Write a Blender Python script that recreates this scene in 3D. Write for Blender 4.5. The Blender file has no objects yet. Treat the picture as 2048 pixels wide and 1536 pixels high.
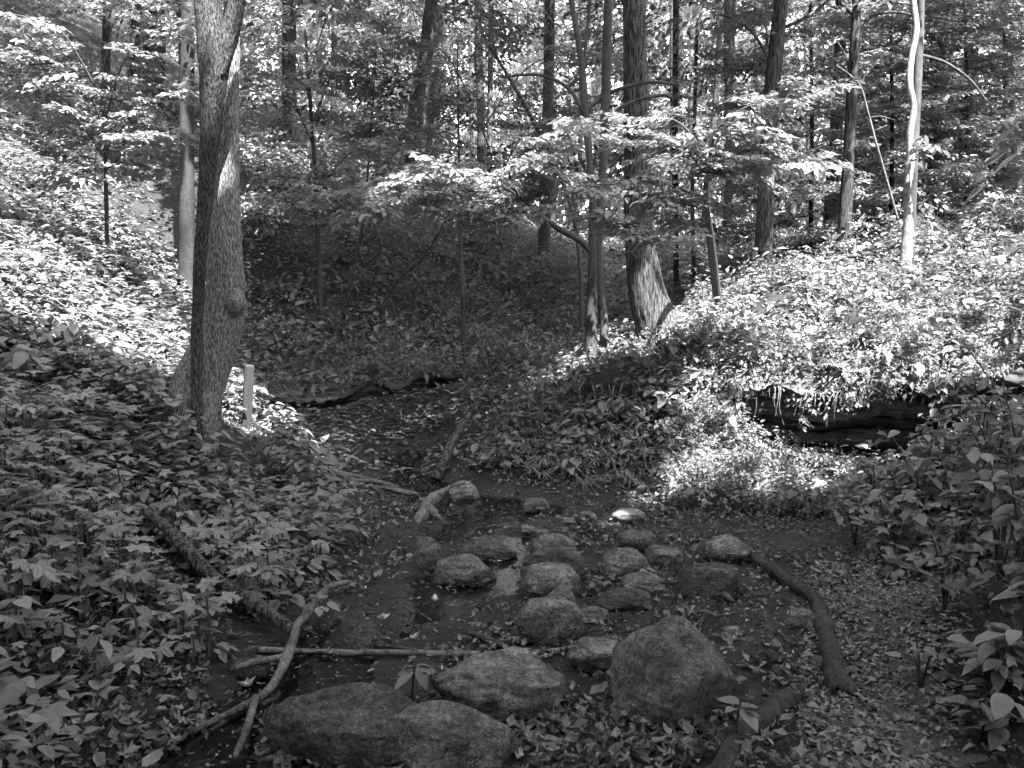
import bpy, math, random
import numpy as np
from mathutils import Vector
rng = np.random.default_rng(7)
random.seed(7)
sc = bpy.context.scene
COL = sc.collection

# ------------------------------------------------------------------ camera
F = 1800.0                                   # focal length in photo pixels (2048 wide)
PITCH = math.atan(168 / F)
CAM = np.array([0.0, 0.0, 1.6])
cd = bpy.data.cameras.new('camera'); cam = bpy.data.objects.new('camera', cd); COL.objects.link(cam)
cam.location = CAM; cam.rotation_euler = (math.pi / 2 - PITCH, 0, 0)
cd.sensor_width = 36; cd.lens = 36 * F / 2048; cd.clip_start = 0.05; cd.clip_end = 2000
sc.camera = cam

# ------------------------------------------------------------------ light
SUN_EL, SUN_AZ = math.radians(61), math.radians(152)      # azimuth from +Y clockwise: behind the viewer, to the right
SUN = np.array([math.sin(SUN_AZ) * math.cos(SUN_EL), math.cos(SUN_AZ) * math.cos(SUN_EL), math.sin(SUN_EL)])
w = bpy.data.worlds.new('World'); sc.world = w; w.use_nodes = True
nt = w.node_tree; nt.nodes.clear()
sky = nt.nodes.new('ShaderNodeTexSky'); sky.sky_type = 'NISHITA'; sky.sun_disc = False
sky.sun_elevation = SUN_EL; sky.sun_rotation = SUN_AZ
bw = nt.nodes.new('ShaderNodeRGBToBW'); bg = nt.nodes.new('ShaderNodeBackground'); wo = nt.nodes.new('ShaderNodeOutputWorld')
nt.links.new(sky.outputs[0], bw.inputs[0]); nt.links.new(bw.outputs[0], bg.inputs[0]); nt.links.new(bg.outputs[0], wo.inputs[0])
bg.inputs[1].default_value = 0.15
sd = bpy.data.lights.new('sun', 'SUN'); sd.energy = 2.4; sd.angle = math.radians(0.53)
so = bpy.data.objects.new('sun', sd); COL.objects.link(so)
so.rotation_euler = Vector(SUN).to_track_quat('Z', 'Y').to_euler()
vs = sc.view_settings
vs.view_transform = 'Standard'; vs.look = 'None'; vs.exposure = 3.85; vs.gamma = 1.0; vs.use_curve_mapping = False
cy = sc.cycles
cy.max_bounces = 7; cy.diffuse_bounces = 4; cy.glossy_bounces = 2; cy.transmission_bounces = 4; cy.transparent_max_bounces = 8
cy.use_denoising = True; cy.sample_clamp_indirect = 6.0
cy.caustics_reflective = False; cy.caustics_refractive = False

# ------------------------------------------------------------------ noise and pixel helpers
def _h(ix, iy, iz):
    n = (ix * 374761393 + iy * 668265263 + iz * 2147483647 + 1274126177) & 0xffffffff
    n = ((n ^ (n >> 13)) * 1274126177) & 0xffffffff
    n = ((n ^ (n >> 16)) * 2246822519) & 0xffffffff
    return ((n ^ (n >> 15)) & 0xffff) / 32767.5 - 1.0
def vnoise(p):
    p = np.asarray(p, float); i = np.floor(p).astype(np.int64); f = p - i; f = f * f * f * (f * (f * 6 - 15) + 10)
    r = 0
    for a in (0, 1):
        for b in (0, 1):
            for c in (0, 1):
                wgt = (f[..., 0] if a else 1 - f[..., 0]) * (f[..., 1] if b else 1 - f[..., 1]) * (f[..., 2] if c else 1 - f[..., 2])
                r = r + wgt * _h(i[..., 0] + a, i[..., 1] + b, i[..., 2] + c)
    return r
def fbm(p, o=4, g=0.5):
    p = np.asarray(p, float); r = 0; a = 1
    for k in range(o):
        r = r + a * vnoise(p * 2 ** k + 17.3 * k); a *= g
    return r
def n2(x, y, s, o=4, seed=0.0):
    x = np.asarray(x, float); y = np.asarray(y, float)
    return fbm(np.stack([x * s, y * s, np.full_like(x, seed)], -1), o)
def ray(px, py):
    u = (px - 1024) / F; v = (768 - py) / F
    return np.array([u, math.cos(PITCH) + v * math.sin(PITCH), -math.sin(PITCH) + v * math.cos(PITCH)])
def W(px, py, Y):
    d = ray(px, py); return CAM + d * (Y / d[1])
def project(p):
    q = np.asarray(p, float) - CAM
    f = q[..., 1] * math.cos(PITCH) - q[..., 2] * math.sin(PITCH)
    up = q[..., 1] * math.sin(PITCH) + q[..., 2] * math.cos(PITCH)
    f = np.where(np.abs(f) < 1e-3, 1e-3, f)
    return 1024 + F * q[..., 0] / f, 768 - F * up / f, f

# ------------------------------------------------------------------ terrain height
PIX = [  # ground seen in the photograph: (px, py, distance)
 (0,1500,2.95),(200,1420,3.3),(150,1250,3.75),(0,1150,3.75),(300,1180,4.4),(0,960,4.7),(200,960,5.4),(0,780,6.1),(200,800,6.4),(100,600,7.9),(0,500,9),
 (250,560,9.5),(0,330,12),(200,330,14),(0,190,16.5),(395,880,6.3),(493,852,8.4),(600,905,8.1),(655,950,7.5),(690,1080,5.9),(560,1010,6.3),(450,1080,5.5),
 (370,600,12),(300,180,23),(480,640,12.5),(560,720,11.6),(480,790,10.2),(700,770,11.3),(840,742,12),(960,745,12.6),(700,600,13.6),(800,450,17.5),(550,500,13.4),(550,340,15.6),(650,450,15),(650,330,17),(760,380,18.5),(870,480,17),(950,490,17.5),(1060,540,17.5),(450,300,16.5),
 (700,230,22),(1000,620,16),(1100,705,13.8),(1010,440,22),(1250,650,14),(1190,722,10),(1312,678,10.5),(1000,860,8.8),(1200,850,8.5),(1120,770,9.5),
 (1300,765,9.1),(1400,725,9.3),(1250,930,7.9),(1350,905,8.1),(1440,615,11.5),(1525,572,13.5),(1550,900,8.1),(1680,905,8.0),(1480,765,8.7),(1600,765,8.4),
 (1720,768,8.2),(1860,765,8.0),(2048,735,7.7),(1600,690,9.1),(1720,645,9.7),(1620,580,10.8),(1820,565,10.6),(1960,490,11.6),(1700,505,12.6),(2048,600,9.2),
 (2048,440,13),(1850,440,14),(2048,1300,3.4),(2048,1120,4.3),(1960,1180,4.6),(2048,960,6.0),(1900,1000,6.4),(1400,560,16),(1660,500,18),(1300,560,19)]
FLAT = [(450,1536),(700,1536),(1000,1536),(1350,1536),(1700,1536),(1950,1500),(560,1400),(620,1290),(700,1220),(900,1300),(1000,1150),(1200,1350),(1350,1150),
 (1500,1300),(1640,1250),(1750,1350),(1780,1200),(1640,1110),(1500,1060),(1700,1040),(1300,1030),(1100,1020),(950,985),(1080,985),(1250,990),(850,1050),(760,1010),(720,965),
 (800,930),(850,905),(1450,1000),(1600,990)]
cp = [W(*t) for t in PIX]
for px, py in FLAT:
    d = ray(px, py); cp.append(CAM + d * (-1.6 / d[2]))
cp += [np.array(t, float) for t in [(0,0,0),(-1.5,0,.15),(-4,0,.9),(-8,0,3.2),(-14,0,7),(4,0,.4),(8,0,1),(14,0,2.5),(0,-8,.2),(-8,-8,3),(8,-8,1),(-16,8,9),
 (-15,16,10),(-13,26,10.5),(-20,40,14),(0,30,3.2),(8,30,3.2),(16,30,3.6),(-4,30,5.5),(0,45,4.2),(20,45,4.5),(-8,45,8),(9,12,3.0),(14,10,3.6),(12,20,3.2),(4,20,2.6)]]
cp = np.array(cp)
def _k(r): return np.sqrt(r * r + 0.15)
A = _k(np.hypot(cp[:, None, 0] - cp[None, :, 0], cp[:, None, 1] - cp[None, :, 1]))
n = len(cp); P = np.c_[np.ones(n), cp[:, :2]]
M = np.block([[A - 0.02 * np.eye(n), P], [P.T, np.zeros((3, 3))]])
SOL = np.linalg.solve(M, np.r_[cp[:, 2], 0, 0, 0])
def z_base(x, y):
    x = np.asarray(x, float); y = np.asarray(y, float); sh = x.shape; X = x.ravel(); Y = y.ravel()
    Xc = np.clip(X, -24, 24); Yc = np.clip(Y, -10, 48); out = np.empty_like(X)
    for i in range(0, len(X), 20000):
        a = Xc[i:i + 20000]; b = Yc[i:i + 20000]
        out[i:i + 20000] = _k(np.hypot(a[:, None] - cp[None, :, 0], b[:, None] - cp[None, :, 1])) @ SOL[:n] + SOL[n] + SOL[n + 1] * a + SOL[n + 2] * b
    far = np.hypot(X - Xc, Y - Yc)
    out = out + 0.03 * np.minimum(far, 120)
    flat = np.clip((out - 0.04) / 0.3, 0, 1)
    out = out + (0.015 + 0.035 * flat) * n2(X, Y, 2.2, 4, 3.1) + 0.012 * n2(X, Y, 9, 3, 8.8) * (1 - .3 * flat)
    return out.reshape(sh)
# two undercut rock ledges: lip line as (x, y, floor height, depth of the undercut)
def _lip(pts): return np.array([[W(a, b, c)[0], c, f, dp] for a, b, c, f, dp in pts])
LIP_R = _lip([(1425,765,8.95,.35,.1),(1500,770,8.62,.22,.75),(1620,775,8.38,.16,.95),(1740,780,8.18,.12,.95),(1870,775,7.98,.2,.9),(2048,735,7.7,.3,.7),(2200,720,7.5,.4,.3)])
LIP_L = _lip([(470,800,10.3,.55,.05),(560,790,10.7,.04,.8),(640,795,11.0,.06,.8),(740,785,11.4,.12,.6),(850,758,11.8,.14,.7),(960,762,12.3,.18,.5),(1020,775,12.6,.5,.05)])
def z_ground(x, y, zb=None):
    x = np.asarray(x, float); y = np.asarray(y, float)
    z = z_base(x, y) if zb is None else zb.copy()
    for L, fr in ((LIP_R, .8), (LIP_L, .6)):
        yl = np.interp(x, L[:, 0], L[:, 1]); fl = np.interp(x, L[:, 0], L[:, 2]); dp = np.interp(x, L[:, 0], L[:, 3])
        inx = (x > L[0, 0]) & (x < L[-1, 0])
        t = y - yl + 0.05 * n2(x, y, 4, 2, 1.2)
        k = np.clip((dp - t) / 0.10, 0, 1) * np.clip((t + fr) / 0.35, 0, 1) * inx
        z = np.where(k > 0, z + k * (np.minimum(z, fl) - z), z)
    # creek channel
    z = z - 0.07 * np.clip(1 - creek_d(x, y) / 0.42, 0, 1)
    return z
CRK = []
for px, py in [(330,1560),(430,1470),(520,1425),(600,1370),(680,1290),(760,1240),(860,1205),(960,1150),(1000,1085),(900,1060),(1050,1012),(900,990),(840,950),(830,915),(880,890)]:
    d = ray(px, py); q = CAM + d * (-1.6 / d[2]); CRK.append(q[:2])
CRK = np.array(CRK)
def creek_d(x, y):
    x = np.asarray(x, float); y = np.asarray(y, float); best = np.full(x.shape, 9.0)
    for a, b in zip(CRK[:-1], CRK[1:]):
        e = b - a; t = np.clip(((x - a[0]) * e[0] + (y - a[1]) * e[1]) / (e @ e), 0, 1)
        best = np.minimum(best, np.hypot(x - a[0] - t * e[0], y - a[1] - t * e[1]))
    return best
def zt(x, y): return float(z_ground(np.array([x], float), np.array([y], float))[0])
def G(px, py, top=False):
    """where the ray through a pixel meets the ground (top: the bank over the ledges)"""
    d = ray(px, py); Y = np.arange(2.2, 45, 0.02); pts = CAM + d * (Y / d[1])[:, None]
    z = z_base(pts[:, 0], pts[:, 1]) if top else z_ground(pts[:, 0], pts[:, 1])
    hit = np.where(pts[:, 2] <= z)[0]
    i = hit[0] if len(hit) else len(Y) - 1
    return pts[i]

# ------------------------------------------------------------------ mesh helpers
def mesh(name, V, T, mats, tint=None, smooth=False):
    V = np.ascontiguousarray(V, np.float32); T = np.asarray(T, np.int32); k = T.shape[1]
    me = bpy.data.meshes.new(name)
    me.vertices.add(len(V)); me.vertices.foreach_set('co', V.ravel())
    me.loops.add(T.size); me.loops.foreach_set('vertex_index', T.ravel())
    me.polygons.add(len(T)); me.polygons.foreach_set('loop_start', np.arange(0, T.size, k, dtype=np.int32))
    me.polygons.foreach_set('use_smooth', np.full(len(T), smooth, bool))
    if tint is not None:
        at = me.attributes.new('tint', 'FLOAT', 'POINT'); at.data.foreach_set('value', np.ascontiguousarray(tint, np.float32))
    me.update(calc_edges=True); me.validate()
    for m in (mats if isinstance(mats, (list, tuple)) else [mats]): me.materials.append(m)
    return me
def link(name, me, parent=None, loc=None, rot=None, scale=None, **props):
    o = bpy.data.objects.new(name, me); COL.objects.link(o)
    if parent is not None: o.parent = parent
    if loc is not None: o.location = loc
    if rot is not None: o.rotation_euler = rot
    if scale is not None: o.scale = scale if hasattr(scale, '__len__') else (scale,) * 3
    for k, v in props.items():
        if v: o[k] = v
    return o
class Batch:
    def __init__(s): s.V = []; s.T = []; s.C = []; s.n = 0
    def add(s, V, T, c=0.5):
        V = np.asarray(V, float).reshape(-1, 3); T = np.asarray(T, int)
        if T.shape[1] == 4: T = np.r_[T[:, [0, 1, 2]], T[:, [0, 2, 3]]]
        s.V.append(V); s.T.append(T + s.n); s.C.append(np.broadcast_to(np.asarray(c, float), (len(V),))); s.n += len(V)
    def inst(s, tv, tt, pos, R, tint):
        K = len(pos)
        if K == 0: return
        V = np.einsum('kij,nj->kni', R, tv) + pos[:, None, :]
        T = tt[None] + (np.arange(K) * len(tv))[:, None, None]
        s.add(V.reshape(-1, 3), T.reshape(-1, 3), np.repeat(tint, len(tv)))
    def build(s, name, mats, smooth=False):
        return mesh(name, np.concatenate(s.V), np.concatenate(s.T), mats, np.concatenate(s.C), smooth)
def frames(heading, pitch, roll, scale):
    """K rotation matrices: local +Y to heading (pitch up), +Z the leaf's upper side"""
    ch, sh, cp_, sp = np.cos(heading), np.sin(heading), np.cos(pitch), np.sin(pitch)
    f = np.stack([sh * cp_, ch * cp_, sp], -1); r = np.stack([ch, -sh, np.zeros_like(ch)], -1); u = np.cross(r, f)
    c, s_ = np.cos(roll)[:, None], np.sin(roll)[:, None]
    r2 = r * c + u * s_; u2 = -r * s_ + u * c
    return np.stack([r2, f, u2], -1) * np.asarray(scale)[:, None, None]
def catmull(P, R, step):
    P = np.asarray(P, float); R = np.asarray(R, float); out = []; ro = []
    for i in range(len(P) - 1):
        p0 = P[max(i - 1, 0)]; p1 = P[i]; p2 = P[i + 1]; p3 = P[min(i + 2, len(P) - 1)]
        m = max(2, int(np.linalg.norm(p2 - p1) / step))
        for t in np.arange(m) / m:
            out.append(0.5 * (2 * p1 + (p2 - p0) * t + (2 * p0 - 5 * p1 + 4 * p2 - p3) * t * t + (3 * p1 - p0 - 3 * p2 + p3) * t ** 3)); ro.append(R[i] + (R[i + 1] - R[i]) * t)
    out.append(P[-1]); ro.append(R[-1]); return np.array(out), np.array(ro)
def tube(P, R, seg=12, step=0.05, rough=0.0, nscale=8.0, ridge=0.0, flare=0.0, lobes=5, cap=True, seed=0.0, jag=0.0, wob=0.0):
    P, R = catmull(P, R, step); m = len(P)
    if wob:
        q = np.arange(m) * step; P = P + wob * np.stack([fbm(np.stack([q * 5, q * 0 + seed, q * 0 + c_], -1), 3) for c_ in (1.5, 4.5, 7.5)], -1) * [1, 1, .5]; R = R * (1 + .16 * fbm(np.stack([q * 9, q * 0 + seed, q * 0], -1), 2))
    tg = np.gradient(P, axis=0); tg /= np.linalg.norm(tg, axis=1)[:, None] + 1e-9
    ref = np.array([1.0, 0, 0]) if abs(tg[0][0]) < .8 else np.array([0, 0, 1.0]); N = []
    for t in tg:
        ref = ref - t * (ref @ t); ref /= np.linalg.norm(ref) + 1e-9; N.append(ref)
    N = np.array(N); B = np.cross(tg, N); a = np.linspace(0, 2 * np.pi, seg, endpoint=False)
    L = np.r_[0, np.cumsum(np.linalg.norm(np.diff(P, axis=0), axis=1))]
    rad = np.repeat(R[:, None], seg, 1)
    q = np.stack([np.cos(a)[None] * rad * nscale, np.sin(a)[None] * rad * nscale, np.repeat(L[:, None], seg, 1) * nscale * .35 + seed], -1)
    if rough: rad = rad * (1 + rough * fbm(q, 3))
    if ridge:
        q2 = np.stack([np.cos(a)[None] * R[:, None] * 75, np.sin(a)[None] * R[:, None] * 75, np.repeat(L[:, None], seg, 1) * 9 + seed], -1)
        rad = rad + ridge * (np.abs(vnoise(q2)) * 1.6 - .5)
    if flare: rad = rad * (1 + flare * np.exp(-L / 0.22)[:, None] * (1 + .45 * np.cos(a * lobes + seed)[None]))
    V = P[:, None] + N[:, None] * (np.cos(a)[None] * rad)[..., None] + B[:, None] * (np.sin(a)[None] * rad)[..., None]
    if jag:
        for e, sgn in ((0, -1), (m - 1, 1)):
            V[e] += tg[e] * (sgn * jag * rng.random(seg))[:, None]
    V = V.reshape(-1, 3); i = np.arange(m - 1)[:, None] * seg; j = np.arange(seg)[None]; jn = (j + 1) % seg
    T = np.stack([i + j, i + jn, i + seg + jn, i + seg + j], -1).reshape(-1, 4)
    T = np.r_[T[:, [0, 1, 2]], T[:, [0, 2, 3]]]
    if cap:
        V = np.r_[V, P[:1] + tg[:1] * R[0] * .15, P[-1:] - tg[-1:] * R[-1] * .15]; c0, c1 = m * seg, m * seg + 1
        T = np.r_[T, np.stack([np.full(seg, c0), (np.arange(seg) + 1) % seg, np.arange(seg)], -1),
                  np.stack([np.full(seg, c1), (m - 1) * seg + np.arange(seg), (m - 1) * seg + (np.arange(seg) + 1) % seg], -1)]
    return V, T

# ------------------------------------------------------------------ materials (all grey: the photograph is black and white)
def mat(name, build):
    m = bpy.data.materials.new(name); m.use_nodes = True; t = m.node_tree; t.nodes.clear()
    def N(k, **kw):
        x = t.nodes.new('ShaderNode' + k)
        for a, v in kw.items():
            if a.startswith('i_'):
                key = a[2:]; x.inputs[int(key) if key.isdigit() else key.replace('_', ' ')].default_value = v
            else: setattr(x, a, v)
        return x
    L = t.links.new
    out = N('OutputMaterial'); build(N, L, out); return m
def ramp(N, L, src, stops):
    r = N('ValToRGB'); e = r.color_ramp.elements
    while len(e) < len(stops): e.new(0.5)
    for k, (p, v) in zip(e, stops): k.position = p; k.color = (v, v, v, 1)
    L(src, r.inputs[0]); return r.outputs[0]
def coords(N, L, scale=(1, 1, 1), kind='Object'):
    tc = N('TexCoord'); mp = N('Mapping'); mp.inputs['Scale'].default_value = scale; L(tc.outputs[kind], mp.inputs[0]); return mp.outputs[0]
def noise(N, L, vec, scale, detail=6, rough=.6):
    x = N('TexNoise'); x.inputs['Scale'].default_value = scale; x.inputs['Detail'].default_value = detail; x.inputs['Roughness'].default_value = rough
    L(vec, x.inputs['Vector']); return x.outputs[0]
def bump(N, L, h, strength, dist=.01, prev=None):
    b = N('Bump'); b.inputs['Strength'].default_value = strength; b.inputs['Distance'].default_value = dist; L(h, b.inputs['Height'])
    if prev is not None: L(prev, b.inputs['Normal'])
    return b.outputs[0]
def princ(N, L, out, col, rough=.8, nrm=None, spec=.3):
    p = N('BsdfPrincipled'); L(col, p.inputs['Base Color']); p.inputs['Roughness'].default_value = rough; p.inputs['Specular IOR Level'].default_value = spec
    if nrm is not None: L(nrm, p.inputs['Normal'])
    if out is not None: L(p.outputs[0], out.inputs[0])
    return p
def mul(N, L, a, b):
    x = N('Math', operation='MULTIPLY'); L(a, x.inputs[0])
    if isinstance(b, (int, float)): x.inputs[1].default_value = b
    else: L(b, x.inputs[1])
    return x.outputs[0]
def leaf_mat(name, lo, hi, trans=.3, obj=False, rough=.5, spec=.35):
    def b(N, L, out):
        if obj: s = N('ObjectInfo').outputs['Random']
        else: s = N('Attribute', attribute_name='tint').outputs['Fac']
        c = ramp(N, L, s, [(0, lo), (1, hi)])
        v = coords(N, L, kind='Generated' if obj else 'Object')
        k = ramp(N, L, noise(N, L, v, 4 if obj else 30, 3), [(.3, .82), (.7, 1.12)])
        c2 = mul(N, L, c, k)
        p = princ(N, L, None, c2, rough, None, spec)
        tr = N('BsdfTranslucent'); L(c2, tr.inputs[0]); mx = N('MixShader'); mx.inputs[0].default_value = trans
        L(p.outputs[0], mx.inputs[1]); L(tr.outputs[0], mx.inputs[2]); L(mx.outputs[0], out.inputs[0])
    return mat(name, b)
def bark_mat(name, lo, hi, ridged=True, zs=.22, scale=60, bs=.8, blot=None):
    def b(N, L, out):
        v = coords(N, L, (1, 1, zs)); h = noise(N, L, v, scale, 3 if ridged else 5, .55 if ridged else .65)
        if ridged:
            f = noise(N, L, coords(N, L, (1, 1, .55)), scale * 1.9, 3, .6)
            c = mul(N, L, ramp(N, L, h, [(.40, lo), (.5, (lo + hi) / 2), (.60, hi)]), ramp(N, L, f, [(.35, .5), (.65, 1.45)]))
        else: c = ramp(N, L, h, [(.32, lo), (.5, (lo + hi) / 2), (.68, hi)])
        big = ramp(N, L, noise(N, L, coords(N, L, (1, 1, .5)), 3.2, 4), [(.3, .75), (.7, 1.25)] if not blot else [(.35, blot), (.6, 1.2)])
        c = mul(N, L, c, big)
        nr = bump(N, L, h, bs, .02 if ridged else .012)
        if ridged: nr = bump(N, L, f, bs * .7, .01, nr)
        princ(N, L, out, c, .85, nr, .2)
    return mat(name, b)
def rock_mat(name, lo, hi, lich=.35, scale=1.0):
    def b(N, L, out):
        oi = N('ObjectInfo'); tc = N('TexCoord'); ad = N('VectorMath', operation='ADD'); L(tc.outputs['Object'], ad.inputs[0])
        cx = N('CombineXYZ'); r = mul(N, L, oi.outputs['Random'], 30.0); L(r, cx.inputs[0]); L(r, cx.inputs[2]); L(cx.outputs[0], ad.inputs[1]); v = ad.outputs[0]
        big = noise(N, L, v, 5 * scale, 6, .65); fine = noise(N, L, v, 55 * scale, 5, .7); sp = noise(N, L, v, 160 * scale, 2, .5)
        c = ramp(N, L, big, [(.3, lo), (.55, (lo + hi) / 2), (.72, hi)])
        c = mul(N, L, c, ramp(N, L, fine, [(.34, .45), (.5, 1), (.66, 1.6)])); c = mul(N, L, c, ramp(N, L, noise(N, L, v, 320 * scale, 2, .5), [(.35, .6), (.65, 1.45)]))
        fo = noise(N, L, coords(N, L, (1, .8, 4.5)), 9 * scale, 6, .7); c = mul(N, L, c, ramp(N, L, fo, [(.36, .55), (.5, 1), (.64, 1.4)]))
        ck = N('TexVoronoi', feature='DISTANCE_TO_EDGE'); ck.inputs['Scale'].default_value = 4.2 * scale; wm = N('VectorMath', operation='ADD'); wn = N('TexNoise'); wn.inputs['Scale'].default_value = 6; L(v, wn.inputs['Vector']); L(v, wm.inputs[0]); ws = N('VectorMath', operation='SCALE'); ws.inputs['Scale'].default_value = .35; L(wn.outputs['Color'], ws.inputs[0]); L(ws.outputs[0], wm.inputs[1]); L(wm.outputs[0], ck.inputs['Vector'])
        crk = ramp(N, L, ck.outputs['Distance'], [(.0, .35), (.018, 1)]); c = mul(N, L, c, crk)
        li = mul(N, L, ramp(N, L, noise(N, L, v, 9 * scale, 6, .75), [(.56, 0), (.64, 1)]), ramp(N, L, sp, [(.48, 0), (.56, 1)]))
        mx = N('MixRGB'); L(mul(N, L, li, .75), mx.inputs[0]); L(c, mx.inputs[1]); mx.inputs[2].default_value = (lich, lich, lich, 1)
        wv = coords(N, L, (1, .7, 3.2)); nr = bump(N, L, noise(N, L, wv, 7 * scale, 8, .75), 1.0, .06); nr = bump(N, L, fo, .6, .03, nr); nr = bump(N, L, crk, .5, .01, nr)
        nr = bump(N, L, fine, .7, .012, nr)
        princ(N, L, out, mx.outputs[0], .75, nr, .3)
    return mat(name, b)
def soil_b(N, L, out):
    v = coords(N, L); a = noise(N, L, v, 2.5, 5); f = noise(N, L, v, 45, 6, .7); s = noise(N, L, v, 140, 3)
    c = mul(N, L, ramp(N, L, a, [(.3, .014), (.7, .04)]), ramp(N, L, f, [(.3, .5), (.72, 1.6)]))
    nr = bump(N, L, f, .9, .025); nr = bump(N, L, s, .6, .006, nr)
    pb = princ(N, L, out, c, .8, nr, .4); L(ramp(N, L, noise(N, L, v, 1.7, 4), [(.42, .3), (.62, .85)]), pb.inputs['Roughness'])
M_SOIL = mat('soil', soil_b)
def water_b(N, L, out):
    v = coords(N, L); nr = bump(N, L, noise(N, L, v, 9, 3), .12, .02); nr = bump(N, L, noise(N, L, v, 60, 2), .06, .004, nr)
    g = N('BsdfGlossy'); g.inputs['Roughness'].default_value = .06; g.inputs[0].default_value = (.9, .9, .9, 1); L(nr, g.inputs['Normal'])
    t = N('BsdfTransparent'); t.inputs[0].default_value = (.55, .55, .55, 1)
    fr = N('Fresnel'); fr.inputs[0].default_value = 1.33; L(nr, fr.inputs['Normal']); mx = N('MixShader')
    L(fr.outputs[0], mx.inputs[0]); L(t.outputs[0], mx.inputs[1]); L(g.outputs[0], mx.inputs[2]); L(mx.outputs[0], out.inputs[0])
M_WATER = mat('creek_water', water_b)
M_LEAF = leaf_mat('green_leaf', .15, .29); M_LEAF_O = leaf_mat('green_leaf_single', .19, .34, obj=True)
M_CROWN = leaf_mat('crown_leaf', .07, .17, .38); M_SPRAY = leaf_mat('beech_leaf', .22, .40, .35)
M_MOSS = leaf_mat('small_leaf', .10, .30, .3)
M_DRY = leaf_mat('dry_leaf', .06, .34, .12, rough=.7); M_DRY_O = leaf_mat('dry_leaf_single', .08, .34, .12, obj=True, rough=.65)
M_PETAL = leaf_mat('pale_petal', .5, .75, .2, obj=True, rough=.5)
M_BARK = bark_mat('ridged_bark', .09, .42, True, .24, 110, .9); M_BARKB = bark_mat('dark_ridged_bark', .022, .13, True, .26, 110, .9); M_BARK2 = bark_mat('furrowed_bark', .02, .13, True, .12, 60, 1.0)
M_SMOOTH = bark_mat('smooth_bark', .05, .11, False, .8, 40, .35, .55); M_SMOOTHD = bark_mat('dull_smooth_bark', .03, .065, False, .8, 40, .35, .5); M_DARKB = bark_mat('dark_bark', .018, .08, True, .15, 50, .8)
M_PALE = bark_mat('pale_bark', .14, .42, False, .7, 30, .6, .55); M_TWIG = bark_mat('twig_bark', .04, .12, False, .3, 90, .3)
M_WOOD = bark_mat('weathered_wood', .06, .26, False, .5, 40, .6); M_LOG = bark_mat('damp_log', .022, .08, False, .35, 34, .7)
M_DRIFT = bark_mat('bleached_driftwood', .05, .26, False, .4, 70, .8, .5)
def post_b(N, L, out):
    h = noise(N, L, coords(N, L, (9, 9, .5)), 14, 5, .6); c = ramp(N, L, h, [(.3, .02), (.7, .055)]); princ(N, L, out, c, .8, bump(N, L, h, .5, .004), .2)
M_POST = mat('sawn_timber', post_b)
M_ROCK = rock_mat('boulder_stone', .07, .36, .5); M_ROCKP = rock_mat('pale_stone', .2, .42, .5); M_ROCKW = rock_mat('whitish_stone', .2, .36, .4)
M_MOSSY = rock_mat('mossy_stone', .05, .22, .34, 1.6)
def strata_b(N, L, out):
    h = noise(N, L, coords(N, L, (.6, .6, 9)), 3.2, 7, .65); f = noise(N, L, coords(N, L), 40, 4)
    c = mul(N, L, ramp(N, L, h, [(.35, .045), (.65, .15)]), ramp(N, L, f, [(.3, .7), (.7, 1.3)])); princ(N, L, out, c, .8, bump(N, L, h, .8, .04), .25)
M_STRATA = mat('layered_rock', strata_b)

# ------------------------------------------------------------------ ground sheet and creek
def axis(lo, hi, d, far):
    a = list(np.arange(lo, hi, d)); s = d
    while a[-1] < far[1]: s *= 1.16; a.append(a[-1] + s)
    s = d
    while a[0] > far[0]: s *= 1.16; a.insert(0, a[0] - s)
    return np.array(a)
gx = axis(-6, 6, .055, (-300, 300)); gy = axis(2.2, 13, .055, (-60, 400))
X, Y = np.meshgrid(gx, gy); ZB = z_base(X, Y); Z = z_ground(X, Y, ZB)
Z += np.where((np.abs(X) < 4) & (Y < 9), .012 * n2(X, Y, 14, 3, 5.5), 0)
nx, ny = len(gx), len(gy); i = np.arange(ny - 1)[:, None] * nx + np.arange(nx - 1)[None]
link('ground', mesh('ground', np.stack([X, Y, Z], -1).reshape(-1, 3), np.stack([i, i + 1, i + 1 + nx, i + nx], -1).reshape(-1, 4), M_SOIL, smooth=True), kind='structure')
pxg, pyg, pfg = project(np.stack([X, Y, Z], -1)); lft = np.interp(pyg, [1130, 1200, 1300, 1400, 1560], [1690, 1700, 1690, 1640, 1560]) + 60 * n2(X, Y, 6, 4, 2.7); rgt = np.interp(pyg, [1130, 1250, 1400, 1560], [1760, 1880, 1900, 1960]) + 60 * n2(X, Y, 6, 4, 7.7)
pm = (pyg > 1130) & (pyg < 1900) & (pxg > lft) & (pxg < rgt) & (pfg > .5) & (Y > 2.2)
T = np.stack([i, i + 1, i + 1 + nx, i + nx], -1).reshape(-1, 4); T = T[pm.ravel()[T].all(1)]; u, inv = np.unique(T, return_inverse=True)
def path_b(N, L, out):
    v = coords(N, L); f = noise(N, L, v, 60, 6, .7); c = mul(N, L, ramp(N, L, noise(N, L, v, 6, 4), [(.3, .06), (.7, .13)]), ramp(N, L, f, [(.3, .5), (.7, 1.6)])); princ(N, L, out, c, .85, bump(N, L, f, .9, .015), .2)
link('path', mesh('path', np.stack([X.ravel()[u], Y.ravel()[u], Z.ravel()[u] + .005], -1), inv.reshape(-1, 4), mat('trodden_earth', path_b), smooth=True), kind='structure')
WL = -0.03
cx = np.arange(-3.2, 2.0, .05); cyy = np.arange(2.3, 11.2, .05); X, Y = np.meshgrid(cx, cyy)
keep = creek_d(X, Y) < .62; nx = len(cx); i = np.arange(len(cyy) - 1)[:, None] * nx + np.arange(nx - 1)[None]
T = np.stack([i, i + 1, i + 1 + nx, i + nx], -1).reshape(-1, 4); T = T[keep.ravel()[T].all(1)]
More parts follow.
